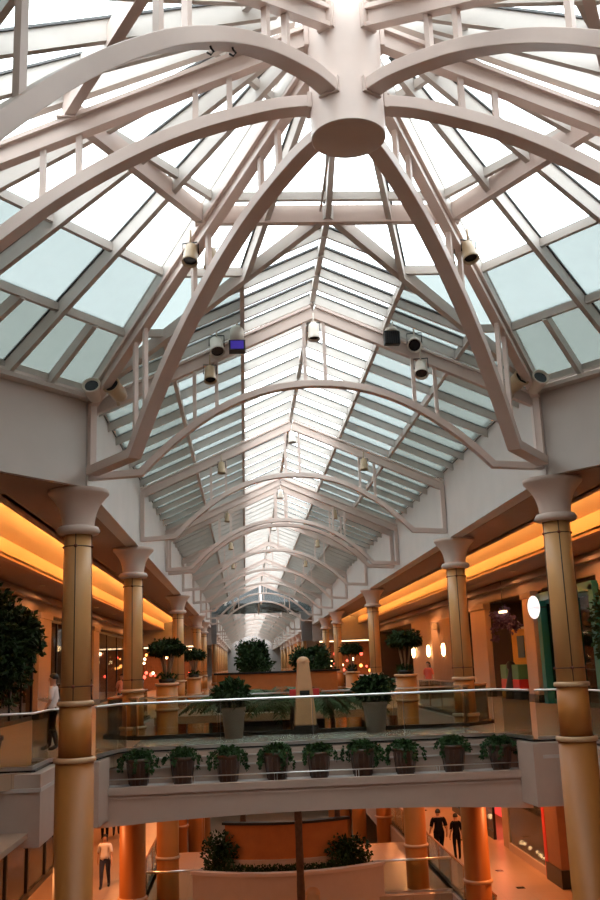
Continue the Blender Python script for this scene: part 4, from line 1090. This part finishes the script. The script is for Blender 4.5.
for i in (1,2,3,4):
    y=ys[i] if i!=2 else 36.4
    nm=('second','third','fourth','fifth')[i-1]
    for x,sd in ((-2.07,'left'),(0.0,'ridge'),(2.07,'right')):
        z=7.42 if x else 8.28
        spot_fixture('small bell shaped spotlight at the %s of the %s hall truss'%({'left':'left hanger pair','right':'right hanger pair','ridge':'ridge'}[sd],nm),(x,y-0.14,z),-6,0,m=FIXB if x else FIXT,s=0.92,grp='bell spotlights on the hall trusses')
# pairs on ring beam ends and wall corners
for s_,sd in ((-1,'left'),(1,'right')):
    spot_fixture('bronze spotlight under the %s end of the front ring beam, outer one'%sd,(s_*2.27+0.03,14.25,8.30),-20,s_*0.2,m=FIXB,s=1.0)
    spot_fixture('bronze spotlight under the %s end of the front ring beam, inner one'%sd,(s_*1.95+0.03,14.42,8.30),-10,s_*-0.2,m=FIXB,s=0.95)
    for q,nm in ((0.22,'outer'),(-0.20,'inner')):
        t=thing('security_camera','tan round lensed camera at the %s corner of the atrium roof, %s one'%(sd,nm),'camera',(s_*(4.02)+s_*q,17.35-abs(q)*0.3,6.95))
        o=MB().lathe([(0.0,-0.20),(0.09,-0.19),(0.115,-0.12),(0.125,0.12),(0.14,0.15),(0.115,0.16),(0.10,0.12)],n=22,cap=False).build('housing',FIXB if q<0 else FIXT,t)
        l=MB().lathe([(0.0,0.125),(0.105,0.125)],n=22,cap=False).build('lens',LENS,o)
        t.scale=(1.25,)*3
        for x in (o,): x.rotation_euler=(R(70),0,R(-14 if s_<0 else 18)+q*0.8*s_*-1)
        MB().tube([(0,0.05,-0.02),(0,0.30,-0.14)],0.03,8).build('bracket',FIXB,t)
# small clips on the truss above the viewer
for i,(r) in enumerate((2.72,3.13)):
    a=-pi+angA; t=thing('hanging_clip','small dark metal clip hanging from the arch above, %s of the two'%('right' if i==0 else 'left'),'clip',(sin(a)*r,HY+cos(a)*r,lowz(r)-0.10))
    MB().tube([(0,0,0.08),(0.02,0,-0.02),(0.05,0,-0.06),(0.02,0,-0.10),(-0.02,0,-0.07)],0.012,6).build('hook',BLACK,t); MB().box(-0.03,0.03,-0.12,0.12,0.07,0.09).build('clamp',BLACK,t)

# purple blossom display hanging in the toy bay
t=thing('hanging_blossoms','cluster of dark purple blossoms hanging above the yellow doorway with a pale lamp','hanging decoration',(XW-0.2,42.6,3.62))
rg=random.Random(77)
for i in range(26):
    a=rg.uniform(-1,1); x=0.25*rg.uniform(-1,1); y=a*2.0; z=-0.15-abs(a)*0.75*rg.random()+0.55*rg.uniform(-.5,.8)
    m=MB(); m.norec=True; blob(m,rg,(x,y,z),(0.15,0.2,0.2),26,0.17,0.06,0.1); m.build('blossom',PURP,t)
MB().box(-0.1,0.1,-0.35,0.35,0.12,0.22).build('lamp_bar',LAMPF,t); MB().tube([(0,0,0.2),(0,0,1.55)],0.015,6).build('hanger_rod',BLACK,t)
# sconces and shop sign plate, screen
for i,y in enumerate((55.6,60.2,65.6)):
    nm=('right','middle','left')[i]
    t=thing('wall_sconce','glowing tall wall sconce on the pale fluted wall, %s of three'%nm,'wall light',(XW-0.34,y,2.35))
    MB().lathe([(0.05,-0.36),(0.11,-0.2),(0.12,0.2),(0.05,0.36)],n=14).build('glow_shade',LAMPW,t); MB().box(0,0.15,-0.05,0.05,-0.1,0.1).build('arm',FIXB,t)
tag(MB().box(-0.05,0.05,-0.7,0.7,-0.2,0.2).build('sign_plate',FIXB,None,(XW-0.38,57.2,3.75)),'small brown sign plate high on the pale wall above the sconces','sign')
t=thing('hanging_screen','black screen hanging in the dark shop opening beside the second right column','screen',(XW-0.3,49.8,3.45))
MB().box(-0.06,0.06,-1.0,1.0,-0.6,0.6).build('casing',BLACK,t); MB().box(-0.075,-0.06,-0.8,0.8,-0.45,0.45).build('display',LENS,t); MB().tube([(0,0,0.6),(0,0,1.7)],0.03,6).build('pole',BLACK,t)

# shop lamps: every one a small pendant
pl=None
def pend(x,y,z,label,m=LAMPW,s=1.0,grp=None):
    t=thing('pendant_lamp',label,'lamp',(x,y,z),0,grp)
    MB().lathe([(0.0,-0.11),(0.07,-0.08),(0.10,0),(0.07,0.08),(0.0,0.11)],n=12,cap=False).build('globe',m,t)
    MB().tube([(0,0,0.1),(0,0,0.5)],0.012,5).build('cord',BLACK,t); t.scale=(s,s,s); return t
protos={}
def scatter(n,x0,x1,y0,y1,z0,z1,label,grp,mm,seed,smin=0.5,smax=1.2):
    rg=random.Random(seed)
    for i in range(n):
        m=mm[i%len(mm)]; key=m.name
        loc=(rg.uniform(x0,x1),rg.uniform(y0,y1),rg.uniform(z0,z1)); s=rg.uniform(smin,smax)
        if key not in protos: protos[key]=pend(*loc,label,m,s,grp)
        else: copy_tree(protos[key],loc,label=label,group=grp,scale=s)
scatter(26,-13.6,-10.9,57.8,71.4,1.3,3.6,'small glowing lamp inside the warm shop between the first two left columns','lamps in the warm left shop',[LAMPW,LAMPO,LAMPW,LAMPR],3,0.6,1.2)
scatter(12,-13.0,-10.8,43.8,54.8,1.1,3.3,'small glowing lamp inside the dark shop left of the nearest left column','lamps in the dark left shop',[LAMPW,LAMPO,LAMPW],4,0.8,1.5)
scatter(9,-13.0,-10.8,34,40.3,0.6,2.6,'small glowing lamp behind the ficus on the left','lamps behind the ficus',[LAMPW,LAMPO],5,0.6,1.1)
scatter(26,-13.0,-6.2,84.6,90,0.9,3.4,'tiny far lamp at the end of the left upper gallery','far lamps at the end of the left gallery',[LAMPO,LAMPW,LAMPR],6,0.8,1.6)
scatter(22,6.0,13.0,84.6,90,0.9,3.4,'tiny far lamp at the end of the right upper gallery','far lamps at the end of the right gallery',[LAMPR,LAMPW,LAMPO],8,0.8,1.4)
scatter(8,10.7,12.2,49,52.9,0.9,2.8,'small glowing lamp in the dark shop beside the second right column','lamps in the dark right shop',[LAMPO,LAMPW],9,0.5,1.0)
scatter(14,8.6,8.8,33.9,38.0,L1+0.34,L1+0.4,'tiny lamp along the window ledge of the lower right shop','ledge lamps of the lower right shop',[LAMPW],10,0.4,0.7)
scatter(8,8.7,9.4,41,48,L1+0.5,L1+2.6,'small lamp in the red lit lower right shop','lamps of the red lower shop',[LAMPW],11,0.8,1.3)
t=thing('neon_light','yellow green upright neon tube far down the right upper gallery','neon light',(8.9,76.0,0))
MB().box(-0.06,0.06,-0.06,0.06,1.1,2.9).build('neon_tube',LAMPG,t); MB().box(-0.09,0.09,-0.09,0.09,0,1.1).build('base_post',BLACK,t)

# end bulkheads of the galleries and the second hall
for s_,sd in ((-1,'left'),(1,'right')):
    a,b=sorted((s_*W,s_*14.6)); struct('wall_end_'+sd,MB().box(a,b,YEND,YEND+0.3,3.75,6.0),GREYP)
    t=thing('line_lamp','long thin lit line under the grey bulkhead at the far end of the %s gallery'%sd,'light',(s_*7.6,YEND+0.1,3.70)); MB().box(-2.6,2.6,-0.05,0.05,-0.06,0.06).build('lamp_tube',LAMPF,t)
    a,b=sorted((s_*5.4,s_*14)); t=thing('far_shop','far shop with warm interior closing the %s upper gallery'%sd,'shop',(0,92,0)); MB().box(a,b,0,0.2,0,3.8).build('rear_panel',SHOPW,t); MB().box(a,b,-8,0,3.74,3.8).build('shop_ceiling',DARKW,t)
    a,b=sorted((s_*(W+0.0),s_*(W+0.4))); struct('wall_'+sd+'_far',MB().box(a,b,101,215,CZ,EZ),WHITE)
    a,b=sorted((s_*W,s_*10.3)); struct('wall_gable_'+sd,MB().box(a,b,100.2,100.6,4.2,10),GREYP)
    a,b=sorted((s_*9.8,s_*10.3)); struct('wall_side_'+sd+'_far',MB().box(a,b,93,215,0,6),CREAM)
    for i,y in enumerate((101.5,110.6,119.8,128.9,138.0,150,162)):
        copy_tree(col0,(s_*4.7,y,0),label='distant orange column on the %s of the second hall'%sd,group='distant columns on the %s of the second hall'%sd)
g=[(-W,100.4,EZ),(W,100.4,EZ),(0,100.4,RZ)]
m=MB(); 
for s_ in (-1,1): m.add([(s_*10.3,100.2,10),(s_*10.3,100.6,10),(0,100.6,10),(0,100.2,10),(0,100.2,RZ),(0,100.6,RZ),(s_*W,100.6,EZ),(s_*W,100.2,EZ),(s_*W,100.2,10),(s_*W,100.6,10)],[(0,3,2,1),(3,4,7,8),(2,5,6,9),(4,5,6,7)])
struct('wall_gable_top',m,GREYP)
hall_roof(100.6,213,'far gabled glass roof of the second hall beyond the end truss',False,step=U/3)
for i in range(10): copy_tree(tp,(0,100.9+U*1.3*i,0),label='distant pale truss across the second hall',group='distant trusses of the second hall')
# dim roof over the second atrium
t=thing('far_lantern','dim glazed roof of the second atrium between the two halls','skylight',(0,92.2,0))
C4=[(-9.5,-8.2,7.2),(9.5,-8.2,7.2),(9.5,8.2,7.2),(-9.5,8.2,7.2)]; ap=(0,0,11)
for i in range(4):
    a=Vector(C4[i]); b=Vector(C4[(i+1)%4])
    MB().slab([ap,a,b],0.03).build('smoked_glass',GLASSK,t)
    for j in range(7): MB().beam(Vector(ap),a.lerp(b,j/6),0.14,0.3).build('glazing_bar',BARM,t)
for s_,sd in ((-1,'left'),(1,'right')):
    a,b=sorted((s_*9.5,s_*9.8)); struct('wall_atrium_far_'+sd,MB().box(a,b,YEND,100.4,5.2,7.3),GREYP)
m=MB()
for s_ in (-1,1):
    a,b=sorted((s_*W,s_*9.8)); m.box(a,b,YEND-0.1,YEND+0.2,5.2,8.2)
struct('wall_atrium_near',m,GREYP)
for i,(x,y) in enumerate(((2.9,100),(2.4,118))): pass

# ------------------------------------------------------------------ lights
def area(name,loc,size,power,col,rot=(0,0,0),sy=None):
    l=bpy.data.lights.new(name,'AREA'); l.energy=power*0.8; l.color=col; l.shape='RECTANGLE' if sy else 'DISK'; l.size=size
    if sy: l.size_y=sy
    o=bpy.data.objects.new(name,l); COL.objects.link(o); o.location=loc; o.rotation_euler=rot; return o
WARM=(1.0,0.50,0.22); OR=(1.0,0.36,0.12)
for s_ in (-1,1):
    for y in (22,31,40,49,58,70,80): area('gallery_downlight',(s_*9.35,y,CZ-0.05),0.3,32,WARM)
    for i,y in enumerate((20,27,34,41,48,55,63,72)):
        area('lower_downlight',(s_*6.9,y,-1.2),0.3,310 if s_>0 else 250,OR)
        downlight(s_*6.9,y,-1.16,'round ceiling downlight of the lower %s gallery'%('left' if s_<0 else 'right'),group='downlights of the lower gallery')
for x,y,z,p,c in ((-12,64.5,4.0,160,OR),(-12,49,4.0,40,OR),(-12,80,4.0,120,OR),(11.8,42.4,4.1,60,WARM),(11.9,34.4,3.8,40,WARM),(11.9,51,4.0,30,OR),(12,75,4.0,60,OR),(9.3,35.9,-1.4,150,WARM),(9.3,44.5,-1.4,70,(1,0.2,0.15)),(-9,88,3.5,160,OR),(9,88,3.5,160,OR),(8.9,58,4.6,60,WARM)):
    area('shop_light',(x,y,z),0.8,p,c)
for s_ in (-1,1):
    for y in (105,118,131): area('far_gallery_light',(s_*7.3,y,5.0),0.8,220,OR)
area('lowest_level_light',(0,30,-8.2),2.0,60,OR); area('lower_island_light',(0,40.0,-2.2),1.5,60,OR)
for s_ in (-1,1):
    pass

w=bpy.data.worlds.new('overcast_sky'); S.world=w; w.use_nodes=True
nt=w.node_tree; bg=nt.nodes['Background']; bg.inputs['Color'].default_value=(0.93,0.97,1.0,1); bg.inputs['Strength'].default_value=6.5

# ------------------------------------------------------------------ camera
p_,y_,r_=R(12.755),R(3.692),R(2.1265)
F=Vector((sin(y_)*cos(p_),cos(y_)*cos(p_),sin(p_))); R0=Vector((cos(y_),-sin(y_),0)); U0=R0.cross(F)
Rt=R0*cos(r_)-U0*sin(r_); Up=R0*sin(r_)+U0*cos(r_)
cd=bpy.data.cameras.new('camera'); cam=bpy.data.objects.new('camera',cd); COL.objects.link(cam)
M=Matrix((Rt,Up,-F)).transposed().to_4x4(); M.translation=Vector((-1.514,0,1.8)); cam.matrix_world=M
cd.sensor_fit='VERTICAL'; cd.sensor_height=24; cd.lens=948.11*24/900; cd.clip_start=0.1; cd.clip_end=500
S.camera=cam
